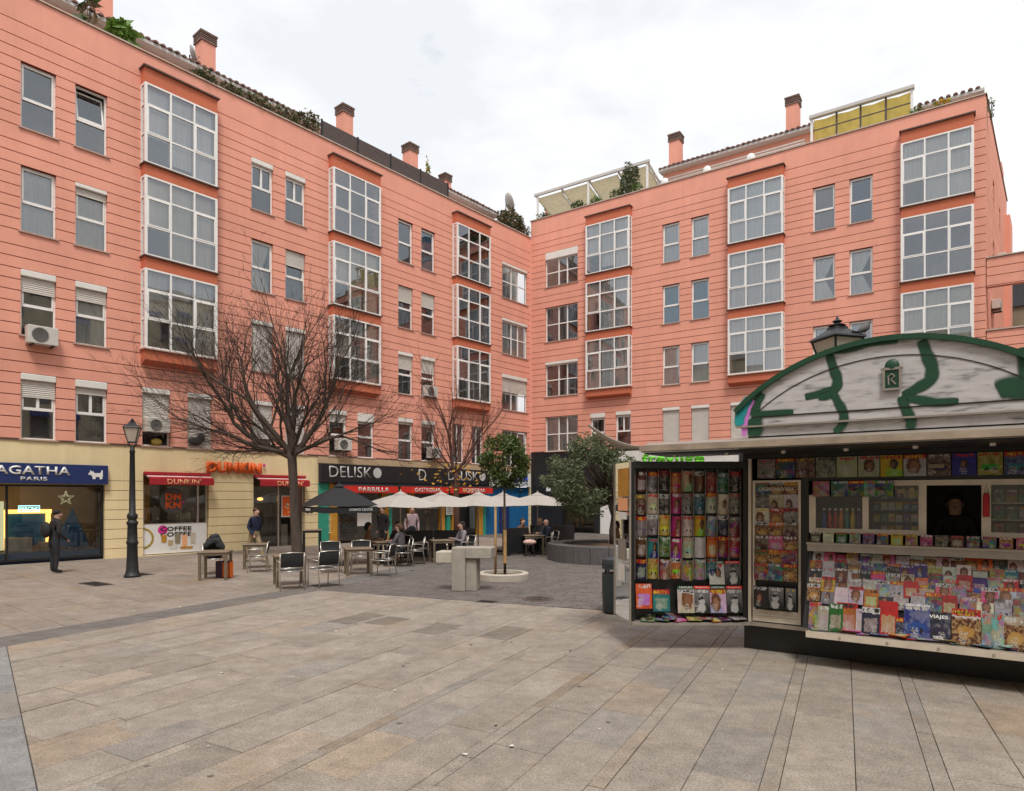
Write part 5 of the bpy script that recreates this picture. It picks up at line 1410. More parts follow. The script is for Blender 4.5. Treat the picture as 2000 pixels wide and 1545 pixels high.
for i, (x, z0, kd, k, w_, h_, lab) in enumerate(((1.18, .885, 'portrait', 'white', .21, .29, 'white film magazine with a portrait, upper of two beside the rack edge'), (1.40, .885, 'mono', 'black', .21, .29, 'black and white portrait magazine, upper one beside the rack edge'), (.16, .56, 'plain', 'orange', .22, .34, 'orange comic album at lower left of the side rack'), (.40, .52, 'plain', 'teal', .23, .30, 'teal and yellow game pack at the foot of the side rack'), (.74, .50, 'portrait', 'white', .23, .33, 'white portrait magazine in the bottom row, left of its twin'), (.965, .50, 'mono', 'black', .22, .33, 'black and white portrait magazine in the bottom row, left one'), (1.185, .50, 'portrait', 'white', .22, .33, 'white portrait magazine in the bottom row, right of its twin'), (1.41, .50, 'mono', 'black', .22, .33, 'black and white portrait magazine in the bottom row, right one'))):
    o = mag(FA @ T(x, -.075-(.05 if z0 < .6 else .0), z0) @ RX(rad(-9)), w_, h_, k, kd, lab)
    if kd in ('portrait', 'mono'):
        Mx = FA @ T(x, -.083-(.05 if z0 < .6 else 0)+.0, z0) @ RX(rad(-9))
        b_ = MB(); b_.box(-w_/2, w_/2, -.002, .0, h_*1.0, h_*1.12); ob = b_.build('header_strip', 'graffiti_green' if kd == 'portrait' else 'red_valance', None, Mx)
        ob.parent = o; ob.matrix_basis = WM[o.name].inverted() @ Mx
        tx = text_mesh('CARTELERA' if kd == 'portrait' else 'fotogramas', 'white_dirty', w_*.8, .022, 0, .01, 'lettering')
        ob = mesh_obj('lettering', tx, None, Mx); Mt = Mx @ T(0, -.004, h_*1.06); ob.parent = o; ob.matrix_basis = WM[o.name].inverted() @ Mt
txm = text_mesh('moto', 'red_valance', .13, .05, 0, .03, 'lettering')
TXT = mesh_obj('lettering', txm, RK, FA @ T(.135+2*.163, -.045, 1.21))
def flyers(F, x0, x1, y0, y1, z0, n, where):
    for i in range(n):
        q = (i+.5)/n; x = x0+(x1-x0)*q+rr.uniform(-.02, .02)
        k = rr.choice(['red', 'yellow', 'blue', 'teal', 'pink', 'purple', 'white', 'green', 'grey', 'orange'])
        mag(F @ T(x, rr.uniform(y0, y1), z0+.01+.014*(i % 3)) @ RZ(rr.uniform(-.5, .5)) @ RX(rad(-80+rr.uniform(-4, 7))), rr.uniform(.18, .23), rr.uniform(.22, .28), k, rr.choice(['collage', 'scene', 'plain']), '%s children\'s pack lying flat, %s from left, on the %s' % (k, ORD[i], where), name='flat_pack', cat='magazine', group='packs lying on the '+where)
flyers(FA, .12, 1.55, -.21, -.17, .385, 9, 'side rack ledge')
flyers(FK, 1.02, KW-.2, -.56, -.50, .45, 16, 'front ledge')
# door magazines
dk = [('teal', 'collage'), ('pink', 'plain'), ('red', 'food'), ('green', 'food'), ('brown', 'food'), ('grey', 'scene'), ('yellow', 'food'), ('orange', 'food'), ('cream', 'portrait'), ('red', 'collage'), ('brown', 'scene'), ('white', 'portrait')]
for r in range(7):
    for c in range(3):
        k, kd = dk[(r*5+c*3+r//2) % len(dk)]
        mag(FK @ T(.26+c*.183, -.006-.014*r, 2.08-r*.185) @ RX(rad(4)), .188, .235, k, kd, '%s magazine in the %s row, %s from left, on the kiosk door' % (k, ORD[r], ORD[c]), group='magazines on the kiosk door')
for c, kd in enumerate(('portrait', 'mono', 'mono')):
    mag(FK @ T(.265+c*.19, -.118, .60) @ RX(rad(2)), .20 if c < 2 else .13, .29, 'black', kd, 'dark portrait magazine at the foot of the kiosk door, %s from left' % ORD[c])
TXT = mesh_obj('lettering', text_mesh('CALENDARIO 2024', 'white_dirty', .44, .045, 0, .01), DOOR, FK @ T(.44, -.052, 2.20))
# top poster row
tp = [('grey', 'scene'), ('navy', 'collage'), ('brown', 'scene'), ('grey', 'scene'), ('cream', 'plain'), ('cream', 'portrait'), ('yellow', 'portrait'), ('white', 'portrait'), ('brown', 'scene'), ('blue', 'portrait'), ('yellow', 'scene'), ('blue', 'scene'), ('orange', 'plain')]
for i, (k, kd) in enumerate(tp):
    mag(FK @ T(.30+i*.247+.012, -.036, 2.348), .235, .262, k, kd, '%s poster in the row above the kiosk windows, %s from left' % (k, ORD[i]), name='poster', cat='poster', group='posters above the kiosk windows')
for i, (x, k) in enumerate(((1.0, 'pink'), (1.22, 'teal'), (1.42, 'black'), (1.60, 'white'), (1.72, 'green'))):
    mag(FK @ T(x, -.055-.006*i, 2.10), .2, .2, k, 'collage', 'small %s pack hanging under the poster row, %s from left' % (k, ORD[i]), name='hanging_pack', cat='pack')
# small items on the counter shelf
sk = ['brown', 'white', 'green', 'cream', 'purple', 'teal', 'yellow', 'yellow', 'magenta', 'brown', 'brown', 'brown', 'grey', 'orange', 'pink', 'pink', 'navy', 'red']
for i, k in enumerate(sk):
    mag(FK @ T(.95+i*.152, -.15, 1.512) @ RX(rad(-8)), .125, .135, k, rr.choice(['collage', 'scene', 'plain']), 'small %s item on the counter shelf, %s from left' % (k, ORD[i]), name='small_pack', cat='pack', group='packs on the counter shelf')
# stepped rows on the sloping rack
ck = list(PAL)
def slope(t): return (-.46+.41*t-.012, .45+.95*t)
rows = [(.83, .135, .165, 'top'), (.71, .14, .18, 'second'), (.59, .14, .19, 'third'), (.47, .15, .20, 'fourth'), (.34, .155, .22, 'fifth')]
for ri, (t_, w_, h_, nm) in enumerate(rows):
    y, z = slope(t_); n_ = int(2.75/w_)
    for i in range(n_):
        k = rr.choice(['white', 'white', 'white', 'white', 'cream', 'grey', 'red', 'brown', 'pink', 'black', 'orange', 'yellow', 'teal', 'blue', 'purple'])
        mag(FK @ T(.97+i*(2.72/n_)+rr.uniform(-.012, .012), y-.010*ri-.004*(i % 2), z+rr.uniform(-.018, .018)) @ RX(rad(-23+rr.uniform(-3, 3))) @ RY(rr.uniform(-.05, .05)), w_*rr.uniform(.98, 1.08), h_, k, rr.choice(['portrait', 'portrait', 'plain', 'plain', 'scene', 'scene', 'collage', 'food']), '%s magazine, %s from left, in the %s row of the front rack' % (k, ORD[i], nm), group='magazines in the front rack')
big = [(1.0, .14, .34, 'yellow', 'collage', 'narrow yellow pack at the left end of the front ledge'), (1.12, .17, .30, 'cream', 'plain', 'cream album standing at the left of the front ledge'), (1.24, .16, .34, 'green', 'plain', 'green box beside the orange album'), (1.36, .23, .36, 'orange', 'plain', 'orange comic album with a white header on the front ledge'), (1.52, .12, .30, 'white', 'plain', 'pale slim pack right of the orange album'), (1.62, .19, .33, 'navy', 'plain', 'navy book pack with an orange spot'), (1.80, .20, .42, 'red', 'plain', 'tall red folder standing on the front ledge'), (1.955, .15, .24, 'navy', 'scene', 'small navy pack right of the red folder'), (2.09, .26, .42, 'blue', 'scene', 'blue travel calendar reading CALENDARIO 2024'), (2.30, .23, .34, 'navy', 'scene', 'blue VIAJES travel magazine'), (2.56, .27, .40, 'white', 'food', 'white AGENDA calendar with a food picture'), (2.80, .20, .38, 'white', 'collage', 'white desk calendar with a grid of colours'), (3.00, .24, .36, 'cream', 'food', 'pale magazine with a cake at the right end of the ledge'), (3.27, .24, .38, 'purple', 'plain', 'purple pack at the far right end of the ledge')]
for i, (x, w_, h_, k, kd, lab) in enumerate(big):
    o = mag(FK @ T(x, -.50-.006*(i % 3), .455) @ RX(rad(-16)), w_, h_, k, kd, lab)
    def onit(s_, mat_, ww, hh, zc, bold=.02):
        Mt = FK @ T(x, -.50-.006*(i % 3), .455) @ RX(rad(-16)) @ T(0, -.012, zc)
        ob = mesh_obj('lettering', text_mesh(s_, mat_, ww, hh, 0, bold), None, Mt); ob.parent = o; ob.matrix_basis = WM[o.name].inverted() @ Mt
    if 'CALENDARIO' in lab: onit('CALENDARIO 2024', 'white_paint', .25, .03, .40)
    if 'VIAJES' in lab: onit('VIAJES', 'white_paint', .18, .05, .28); onit('TIROL', 'white_paint', .10, .032, .05)
    if 'AGENDA' in lab: onit('AGENDA 2024', 'dark_metal', .2, .03, .36, 0)
for (s_, mat_, ww, hh, x, t_) in (('FORBES', 'dark_metal', .15, .035, 2.84, .52), ('CLARA', 'red_valance', .14, .035, 1.66, .70), ('COCINA', 'white_paint', .13, .03, 2.1, .99), ('ELLE', 'red_valance', .12, .04, 2.42, .70)):
    y, z = slope(t_); mesh_obj('lettering', text_mesh(s_, mat_, ww, hh, 0, .02), KS, FK @ T(x, y-.05, z+.01) @ RX(rad(-23)))
# goods behind the panes, seller's opening
bt = ['blue', 'red', 'red', 'orange', 'teal', 'yellow', 'purple']
for i, k in enumerate(bt):
    M = FK @ T(1.0+i*.068, .16, 1.62)
    nm = pm('bottle_'+k+str(i), PAL[k], .25, var=.2, scale=20)
    t = thing('bottle', '%s drink bottle behind the first kiosk pane, %s from left' % (k, ORD[i]), 'bottle', M, 'bottles behind the kiosk pane')
    MB().lathe([(.026, 0), (.028, .1), (.028, .22), (.012, .27), (.012, .30)], 10).build('bottle_body', nm, t, M, smooth=True)
    MB().lathe([(.015, .30), (.015, .33)], 8).build('cap', 'white_paint', t, M)
for r in range(4):
    MB().box(1.56, 2.07, .3, .42, 1.62+r*.15, 1.63+r*.15).build('goods_shelf', 'shop_blue', KS, FK)
    for c in range(6):
        k = rr.choice(['blue', 'teal', 'navy', 'blue', 'yellow', 'white', 'red'])
        mag(FK @ T(1.6+c*.083, .29, 1.632+r*.15), .07, .1, k, 'plain', '%s packet on the %s shelf, %s from left, behind the second pane' % (k, ORD[r], ORD[c]), name='sweet_packet', cat='packet', group='packets behind the second kiosk pane')
for r in range(3):
    MB().box(2.80, 3.3, .3, .42, 1.62+r*.2, 1.63+r*.2).build('goods_shelf', 'kiosk_cream', KS, FK)
    for c in range(4):
        k = rr.choice(['orange', 'yellow', 'green', 'white'])
        mag(FK @ T(2.87+c*.12, .29, 1.632+r*.2), .1, .15, k, 'collage', '%s packet on the %s shelf, %s from left, right of the serving hatch' % (k, ORD[r], ORD[c]), name='sweet_packet', cat='packet', group='packets right of the hatch')
M = FK @ T(2.745, -.06, 1.87)
t = thing('umbrella_pouch', 'red cylindrical pouch hanging beside the serving hatch', 'pouch', M)
MB().lathe([(.03, 0), (.032, .02), (.032, .24), (.02, .27)], 12).build('pouch', 'awning_red', t, M, smooth=True)
MB().tube([(-.02, 0, .26), (0, 0, .38), (.02, 0, .26)], .004, 4).build('cord', 'mesh_black', t, M)
for i, (x, z0, w_, h_) in enumerate(((2.18, 2.44, .16, .045), (1.86, 2.14, .08, .05), (1.985, 2.08, .06, .13))):
    MB().box(x, x+w_, -.06, -.055, z0, z0+h_).build('price_note', 'canvas_cream', None, FK, label=('orange paper note on the poster row', 'small round-topped yellow note on the second kiosk pane', 'curling yellow note beside the serving hatch')[i], cat='note')
# ------------------------------------------------------------------ street lamps
def street_lamp(x, y, sc_, yaw, label, ls=1.0):
    M = T(x, y, 0) @ RZ(yaw) @ Matrix.Scale(sc_, 4)
    t = thing('street_lamp', label, 'street lamp', M, 'cast iron street lamps')
    MB().lathe([(.20, 0), (.20, .05), (.175, .07), (.165, .13), (.15, .16), (.13, .55), (.125, .85), (.145, .88), (.145, .92), (.125, .95), (.115, 1.35), (.135, 1.38), (.14, 1.44), (.105, 1.47), (.10, 1.50), (.13, 1.55), (.125, 1.63), (.08, 1.68), (.07, 2.4), (.06, 3.25), (.075, 3.27), (.055, 3.32), (.05, 3.40)], 14).build('post', 'iron', t, M, smooth=True)
    L0 = M @ T(0, 0, 3.40) @ Matrix.Scale(ls, 4)
    m = MB()
    for k in range(4):
        a = PI/4+k*PI/2; c, s_ = math.cos(a), math.sin(a)
        m.tube([(.03*c, .03*s_, 0), (.12*c, .12*s_, .04), (.12*c, .12*s_, .12)], .012, 5)
    m.lathe([(.135, .10), (.14, .13), (.13, .14)], 4, phase=PI/4); m.build('lantern_base', 'iron', t, L0)
    m = MB()
    for k in range(4):
        a = PI/4+k*PI/2; c, s_ = math.cos(a), math.sin(a)
        m.tube([(.13*c, .13*s_, .13), (.255*c, .255*s_, .50)], .013, 5)
        a2 = a+PI/2
        m.tube([(.255*c, .255*s_, .50), (.255*math.cos(a2), .255*math.sin(a2), .50)], .014, 5)
    fr = m.build('lantern_frame', 'iron', t, L0)
    for k in range(4):
        a, a2 = PI/4+k*PI/2, PI/4+(k+1)*PI/2
        MB().quad((.128*math.cos(a), .128*math.sin(a), .14), (.128*math.cos(a2), .128*math.sin(a2), .14), (.25*math.cos(a2), .25*math.sin(a2), .49), (.25*math.cos(a), .25*math.sin(a), .49)).build('pane', 'lamp_frost', fr, L0)
    m = MB(); m.lathe([(.29, .50), (.275, .52), (.11, .61), (.10, .635)], 4, phase=PI/4); m.lathe([(.06, .635), (.095, .65), (.05, .67), (.03, .68), (.055, .70), (.02, .72), (.006, .76)], 8); m.build('lantern_roof', 'iron', t, L0)
    return t
pm('lamp_frost', (.50, .43, .36), .35, var=.06, spec=.4)
street_lamp(-9.92, 17.39, 1.0, rad(20), 'cast iron street lamp left of the shop with the DNKN window')
street_lamp(5.19, 10.62, 1.14, rad(15), 'street lamp whose lantern rises behind the arched kiosk top', 1.28)
# pigeon on the second lamp
M = T(5.19, 10.62, 0) @ RZ(rad(15)) @ Matrix.Scale(1.14, 4) @ T(.26, -.20, 3.40+.535*1.28)
t = thing('pigeon', 'grey pigeon perched on the lantern behind the kiosk', 'pigeon', M)
m = MB(); m.tube([(-.10, 0, .02), (-.05, 0, .05), (0, 0, .075), (.05, 0, .11), (.075, 0, .155), (.085, 0, .175), (.10, 0, .172), (.125, 0, .165)], [.012, .035, .055, .048, .026, .026, .018, .003], 9); m.build('body', 'granite_dark', t, M, smooth=True)
m = MB(); m.box(-.2, -.06, -.025, .025, .015, .03); m.build('tail', 'mesh_black', t, M)
m = MB(); m.tube([(0, .02, .03), (.01, .02, -.01)], .005, 4); m.tube([(0, -.02, .03), (.01, -.02, -.01)], .005, 4); m.build('leg', 'awning_red', t, M)

# ------------------------------------------------------------------ fountain, planters, bin
M = T(-1.02, 14.98, 0) @ RZ(rad(-10)) @ Matrix.Scale(1.1, 4)
t = thing('drinking_fountain', 'T-shaped concrete drinking fountain with two offset basins', 'fountain', M)
MB().box(-.26, .02, -.22, .22, 0, .88).build('pillar', 'concrete', t, M, bevel=.012)
MB().box(.021, .24, -.16, .2, 0, .66).build('rear_pillar', 'concrete', t, M, bevel=.012)
m = MB(); m.box(.021, .56, -.22, .22, .665, .885); m.build('basin', 'concrete', t, M, bevel=.012)
m = MB(); m.box(-.60, -.261, -.2, .24, .56, .79); m.build('basin', 'concrete_light', t, M, bevel=.012)
MB().tube([(-.42, .05, .79), (-.42, .05, .90), (-.42, .0, .93)], .014, 6).build('spout', 'alu', t, M)
M = T(-.23, 17.0, 0)
t = thing('ring_planter', 'low round concrete ring around the small clipped tree', 'planter', M)
MB().lathe([(.66, 0), (.66, .15), (.63, .17), (.50, .17), (.49, .08)], 40, cap=False).build('ring', 'concrete_light', t, M)
MB().lathe([(.495, .09), (.2, .10), (.01, .10)], 30, cap=False).build('soil', 'soil', t, M)
M = T(3.25, 22.35, 0)
t = thing('round_planter', 'large round dark granite planter behind the kiosk', 'planter', M)
m = MB(); n_ = 22; 
for k in range(n_):
    a0, a1 = 2*PI*k/n_+.004, 2*PI*(k+1)/n_-.004
    p = [(2.05*math.cos(a), 2.05*math.sin(a)) for a in (a0, (a0+a1)/2, a1)]+[(1.55*math.cos(a), 1.55*math.sin(a)) for a in (a1, (a0+a1)/2, a0)]
    MB().prismz(p, 0, .545).build('kerb_stone', 'granite_dark', t, M, bevel=.01)
MB().lathe([(1.56, .42), (.6, .50), (.01, .52)], 36, cap=False).build('soil', 'soil', t, M)
M = T(1.88, 12.05, 0)
t = thing('litter_bin', 'dark green rounded litter bin behind the side rack', 'bin', M)
m = MB(); m.lathe([(.19, 0), (.235, .03), (.25, .4), (.25, .72)], 20); m.build('bin_body', 'bin_green', t, M, smooth=False)
m = MB(); m.lathe([(.25, .80), (.255, .90), (.24, .97), (.16, 1.0), (.01, 1.01)], 20); m.build('hood', 'bin_green', t, M)
m = MB()
for k in range(4): a = PI/4+k*PI/2; m.tube([(.225*math.cos(a), .225*math.sin(a), .7), (.225*math.cos(a), .225*math.sin(a), .82)], .02, 6)
m.build('hood_post', 'bin_green', t, M)

# ------------------------------------------------------------------ tables and chairs
def make_table(M, label, high=.72, w_=.72, mat='table_leg'):
    t = thing('cafe_table', label, 'table', M, 'cafe terrace tables')
    MB().box(-w_/2, w_/2, -w_/2, w_/2, high-.03, high).build('table_top', 'table_top', t, M, bevel=.006)
    m = MB(); q = w_/2-.02
    for a, b, c, d in ((-q, q, -q, -q+.03), (-q, q, q-.03, q), (-q, -q+.03, -q+.03, q-.03), (q-.03, q, -q+.03, q-.03)): m.box(a, b, c, d, high-.09, high-.031)
    m.build('apron', mat, t, M)
    for sx in (-1, 1):
        for sy in (-1, 1): MB().box(sx*(q-.035)-.032, sx*(q-.035)+.032, sy*(q-.035)-.032, sy*(q-.035)+.032, 0, high-.091).build('leg', mat, t, M)
    return t
def make_chair(M, label):
    t = thing('cafe_chair', label, 'chair', M, 'aluminium cafe terrace chairs')
    r = .0125
    for s in (-1, 1):
        y = s*.26
        MB().tube([(.25, y, 0), (.235, y, .42), (.23, y, .62), (.20, y, .645), (-.20, y, .625)], r, 6).build('front_leg', 'alu', t, M, smooth=True)
        MB().tube([(-.30, y, 0), (-.235, y, .36), (-.215, y, .48), (-.29, y, .83)], r, 6).build('rear_leg', 'alu', t, M, smooth=True)
    m = MB(); m.tube([(-.29, -.26, .83), (-.30, 0, .845), (-.29, .26, .83)], r, 6); m.build('top_rail', 'alu', t, M, smooth=True); m = MB(); m.tube([(-.235, -.26, .50), (-.235, .26, .50)], r, 6); m.build('lower_rail', 'alu', t, M, smooth=True)
    m = MB(); m.tube([(.235, -.26, .43), (.235, .26, .43)], r, 6); m.tube([(-.22, -.26, .42), (-.22, .26, .42)], r, 6); m.tube([(.235, -.25, .43), (-.22, -.25, .42)], r, 6); m.tube([(.235, .25, .43), (-.22, .25, .42)], r, 6); m.build('seat_frame', 'alu', t, M, smooth=True)
    m = MB()
    for i in range(7):
        q = i/6; m.v += [(-.235-.055*q-.015*math.sin(q*PI), -.245, .51+.315*q), (-.245-.055*q-.03*math.sin(q*PI), 0, .51+.325*q), (-.235-.055*q-.015*math.sin(q*PI), .245, .51+.315*q)]
    for i in range(6):
        for k in range(2): m.f.append((3*i+k, 3*i+k+1, 3*i+k+4, 3*i+k+3)); m.m.append(0)
    m.build('backrest', 'mesh_black', t, M, smooth=True)
    m = MB()
    for i in range(7):
        q = i/6; m.v += [(.235-.455*q, -.245, .435-.02*math.sin(q*PI)), (.235-.455*q, 0, .432-.035*math.sin(q*PI)), (.235-.455*q, .245, .435-.02*math.sin(q*PI))]
    for i in range(6):
        for k in range(2): m.f.append((3*i+k, 3*i+k+1, 3*i+k+4, 3*i+k+3)); m.m.append(0)
    m.build('seat', 'mesh_black', t, M, smooth=True)
    return t
tabs = [(-7.55, 16.95, 12, 'nearest cafe table, with an orange bag beneath it'), (-7.55, 19.6, 20, 'cafe table second from the front, by the cream pillar'), (-5.30, 15.85, 25, 'cafe table behind the two empty front chairs'), (-4.15, 17.95, 20, 'cafe table under the edge of the black parasol'), (-2.25, 21.3, 18, 'cafe table against the black terrace screen'), (-3.95, 20.6, 30, 'cafe table among the seated people'), (.75, 24.0, 10, 'small cafe table beside the pink-patterned seat at right')]
tb0 = None
for x, y, a, lab in tabs:
    Mx = T(x, y, 0) @ RZ(rad(a))
    if tb0 is None: tb0 = make_table(Mx, lab)
    else: copy_tree(tb0, Mx, label=lab)
make_table(T(-6.55, 21.8, 0) @ RZ(rad(15)), 'tall dark bar table beside the teal pillar', 1.02, .62, 'dark_metal')
chs = [(-5.05, 15.15, 118, 'empty aluminium chair nearest the viewer, its back turned'), (-4.42, 15.6, 135, 'empty aluminium chair right of the nearest one'), (-7.1, 18.6, 195, 'empty chair facing left between the two left tables'), (-3.42, 17.65, 172, 'empty chair right of the table under the black parasol'), (-2.95, 21.5, 12, 'empty chair beside the black terrace screen'), (-5.0, 18.4, 290, 'aluminium chair behind the front pair, beside the bare trunk'), (-4.3, 18.9, 280, 'aluminium chair behind the table under the black parasol'), (-3.3, 20.0, 200, 'aluminium chair left of the screen, partly hidden by people'), (-3.0, 20.7, 190, 'aluminium chair closest to the left screen end'), (-8.05, 18.0, 300, 'chair with a black coat thrown over it'), (-4.6, 20.9, 20, 'chair of the brown-coated diner'), (-3.65, 21.5, 250, 'chair of the dark-dressed diner at the back'), (-1.55, 21.6, 210, 'chair of the long-haired diner right of the screen'), (1.35, 24.3, 200, 'chair of the diner at the far right end'), (.35, 24.8, 300, 'chair of the brown-clad diner by the blue shop'), (1.05, 25.0, 265, 'chair of the fair-haired diner at the right')]
ch0 = None
for x, y, a, lab in chs:
    Mx = T(x, y, 0) @ RZ(rad(a))
    if ch0 is None: ch0 = make_chair(Mx, lab)
    else: copy_tree(ch0, Mx, label=lab)
# black coat and shopping bag
M = T(-8.05, 18.0, 0) @ RZ(rad(300))
m = MB(); m.tube([(-.36, -.22, .62), (-.33, -.08, .86), (-.26, .06, .90), (-.22, .16, .84), (-.12, .24, .62)], [.10, .14, .15, .13, .09], 9); m.ball((-.05, 0, .54), .27, .24, .13, 12, 7); m.ball((-.30, .05, .98), .13, .15, .1, 10, 6)
COAT = m.build('black_coat', 'mesh_black', None, M, smooth=True, label='black fur-trimmed coat heaped on a chair by the COFFEE poster', cat='coat')
dp = COAT.modifiers.new('sub', 'SUBSURF'); dp.levels = dp.render_levels = 2
tx = bpy.data.textures.new('rumple', 'CLOUDS'); tx.noise_scale = .12
dp = COAT.modifiers.new('rumple', 'DISPLACE'); dp.texture = tx; dp.strength = .09
M = T(-7.48, 17.3, 0) @ RZ(rad(-15))
t = thing('shopping_bag', 'orange and dark purple shopping bag under the nearest table', 'bag', M)
pm('bag_purple', (.05, .012, .05), .4, var=.3, scale=14); pm('bag_orange', (.80, .16, .01), .4, var=.12, scale=8)
m = MB(); m.add([(-.20, -.09, 0), (.20, -.09, 0), (.20, .09, 0), (-.20, .09, 0), (-.22, -.07, .42), (.21, -.08, .44), (.21, .07, .44), (-.22, .08, .42)], [(0,3,2,1),(0,1,5,4),(1,2,6,5),(2,3,7,6),(3,0,4,7)]); m.build('bag_body', 'bag_purple', t, M, bevel=.012)
m = MB(); m.box(.02, .205, -.094, -.0905, .02, .40); m.build('orange_panel', 'bag_orange', t, M)
m = MB(); m.box(.2135, .218, -.07, .07, .01, .42); m.build('side_panel', 'bag_orange', t, M)
m = MB()
for y in (-.07, .07): m.tube([(-.08, y, .42), (-.05, y, .52), (.05, y, .52), (.08, y, .42)], .008, 5)
m.build('handle', 'bag_orange', t, M)

# ------------------------------------------------------------------ parasols
def parasol(x, y, half_, zr, za, mat, label, group, yaw=0, val=.0, letters=None, cap=True):
    M = T(x, y, 0) @ RZ(yaw)
    t = thing('parasol', label, 'parasol', M, group)
    P = [(half_*a, half_*b) for a, b in ((-1, -1), (1, -1), (1, 1), (-1, 1))]
    for k in range(4):
        a, b = P[k], P[(k+1) % 4]; m = MB(); n = 8; q = 6
        for i in range(n+1):
            u = i/n; r = .02+.98*u
            for j in range(q+1):
                w_ = j/q; sag = -.07*math.sin(PI*w_)*u - .0*u
                m.v.append((r*(a[0]+(b[0]-a[0])*w_), r*(a[1]+(b[1]-a[1])*w_), za+(zr-za)*(u**1.08)+sag*.6+.012*math.sin(PI*u)))
        for i in range(n):
            for j in range(q):
                s0 = i*(q+1)+j; m.f.append((s0, s0+q+1, s0+q+2, s0+1)); m.m.append(0)
        m.build('canopy_panel', mat, t, M, smooth=True)
        if val:
            m = MB()
            for j in range(13):
                w_ = j/12; px, py = a[0]+(b[0]-a[0])*w_, a[1]+(b[1]-a[1])*w_; s_ = -.042*math.sin(PI*w_)
                m.v += [(px*1.002, py*1.002, zr+s_-.05), (px*1.004, py*1.004, zr+s_-.05-val-.03*abs(math.sin(w_*PI*3)))]
            for j in range(12): m.f.append((2*j, 2*j+1, 2*j+3, 2*j+2)); m.m.append(0)
            m.build('valance', mat, t, M)
        MB().tube([(0, 0, zr+.12*(za-zr)), (a[0]*.98, a[1]*.98, zr-.06)], .012, 5).build('rib', 'alu_dull', t, M)
    if cap: MB().lathe([(half_*.24, za-.035), (half_*.12, za+.02), (.02, za+.07)], 4, phase=PI/4, cap=False).build('vent_cap', mat, t, M)
    MB().tube([(0, 0, 0), (0, 0, za+.03)], .024, 10).build('pole', 'alu_dull', t, M, smooth=True)
    m = MB(); m.box(-.28, .28, -.28, .28, 0, .07); m.build('base', 'dark_metal', t, M, bevel=.015)
    MB().lathe([(.02, za+.06), (.03, za+.09), (.005, za+.13)], 8).build('finial', mat, t, M)
    if letters:
        text(letters, 'white_paint', half_*.75, .07, t, M @ T(half_*.45, -half_*1.004-.008, zr-.115-.02), .003)
        text(letters, 'white_paint', half_*.75, .07, t, M @ RZ(-PI/2) @ T(half_*.1, -half_*1.004-.008, zr-.115-.02), .003)
    return t
parasol(-5.3, 20.4, .94, 1.85, 2.44, 'umbrella_black', 'black parasol with white lettering on its valance', 'parasols', rad(28), .14, 'COSMOS CENTER')
for x, y, h_, a, lab in ((-3.55, 21.2, 1.12, 40, 'white parasol nearest the black one'), (-2.45, 23.0, 1.2, 40, 'white parasol second from left'), (-1.2, 23.6, 1.15, 42, 'white parasol behind the small clipped tree, third from left'), (-.35, 25.6, 1.1, 40, 'white parasol fourth from left, right of the clipped tree'), (.98, 25.6, 1.2, 42, 'white parasol at the right end beside the olive tree')):
    parasol(x, y, h_*.90, 1.80, 2.20, 'umbrella_white', lab, 'parasols', rad(a))
# patio heater with a broad cap
M = T(-2.95, 23.3, 0)
t = thing('patio_heater', 'patio heater with a pale round cap under the white parasols', 'heater', M)
MB().lathe([(.24, 0), (.24, .5), (.05, .55), (.035, 1.5), (.10, 1.52), (.10, 1.68)], 16).build('column', 'alu_dull', t, M, smooth=True)
MB().lathe([(.42, 1.69), (.2, 1.76), (.03, 1.78)], 20).build('cap', 'white_dirty', t, M)
MB().lathe([(.07, 1.53), (.07, 1.66)], 12).build('burner', 'lamp_warm', t, M @ T(0, 0, 0.001))
# black terrace screens
def screen(x0, y0, x1, y1, h_, label):
    d_ = Vector((x1-x0, y1-y0)); l = d_.length; d_.normalize(); M = frame(x0, y0, d_.x, d_.y)
    t = thing('terrace_screen', label, 'screen', M, 'black terrace screens')
    n = max(1, round(l/1.0)); w_ = l/n
    for i in range(n):
        MB().box(i*w_+.02, (i+1)*w_-.02, -.02, .02, .06, h_).build('panel', 'black_clad', t, M, bevel=.008)
        MB().box(i*w_+.1, i*w_+.16, -.18, .18, 0, .058).build('foot', 'dark_metal', t, M)
    return t
screen(-3.62, 22.6, -1.75, 22.9, .95, 'black terrace screen behind the drinking fountain')
screen(-3.64, 22.55, -3.9, 25.0, .95, 'black terrace screen turned towards the bar at its left end')
screen(-.30, 23.6, .62, 24.3, .98, 'black terrace screen right of the clipped tree')
screen(1.62, 25.9, 2.5, 26.6, .98, 'black terrace screen behind the diners at right')
screen(.7, 26.2, 1.55, 26.5, .98, 'black terrace screen hidden behind the right-hand diners')
# blanket-covered seat
M = T(.62, 23.35, 0)
t = thing('stool', 'stool with a pink and white patterned blanket', 'stool', M)
for sx in (-1, 1):
    for sy in (-1, 1): MB().tube([(sx*.17, sy*.17, 0), (sx*.14, sy*.14, .44)], .015, 6).build('leg', 'dark_metal', t, M)
pm('blanket', (.62, .40, .36), .9, var=.55, scale=11)
MB().ball((0, 0, .5), .24, .22, .1, 14, 8).build('blanket', 'blanket', t, M, smooth=True)

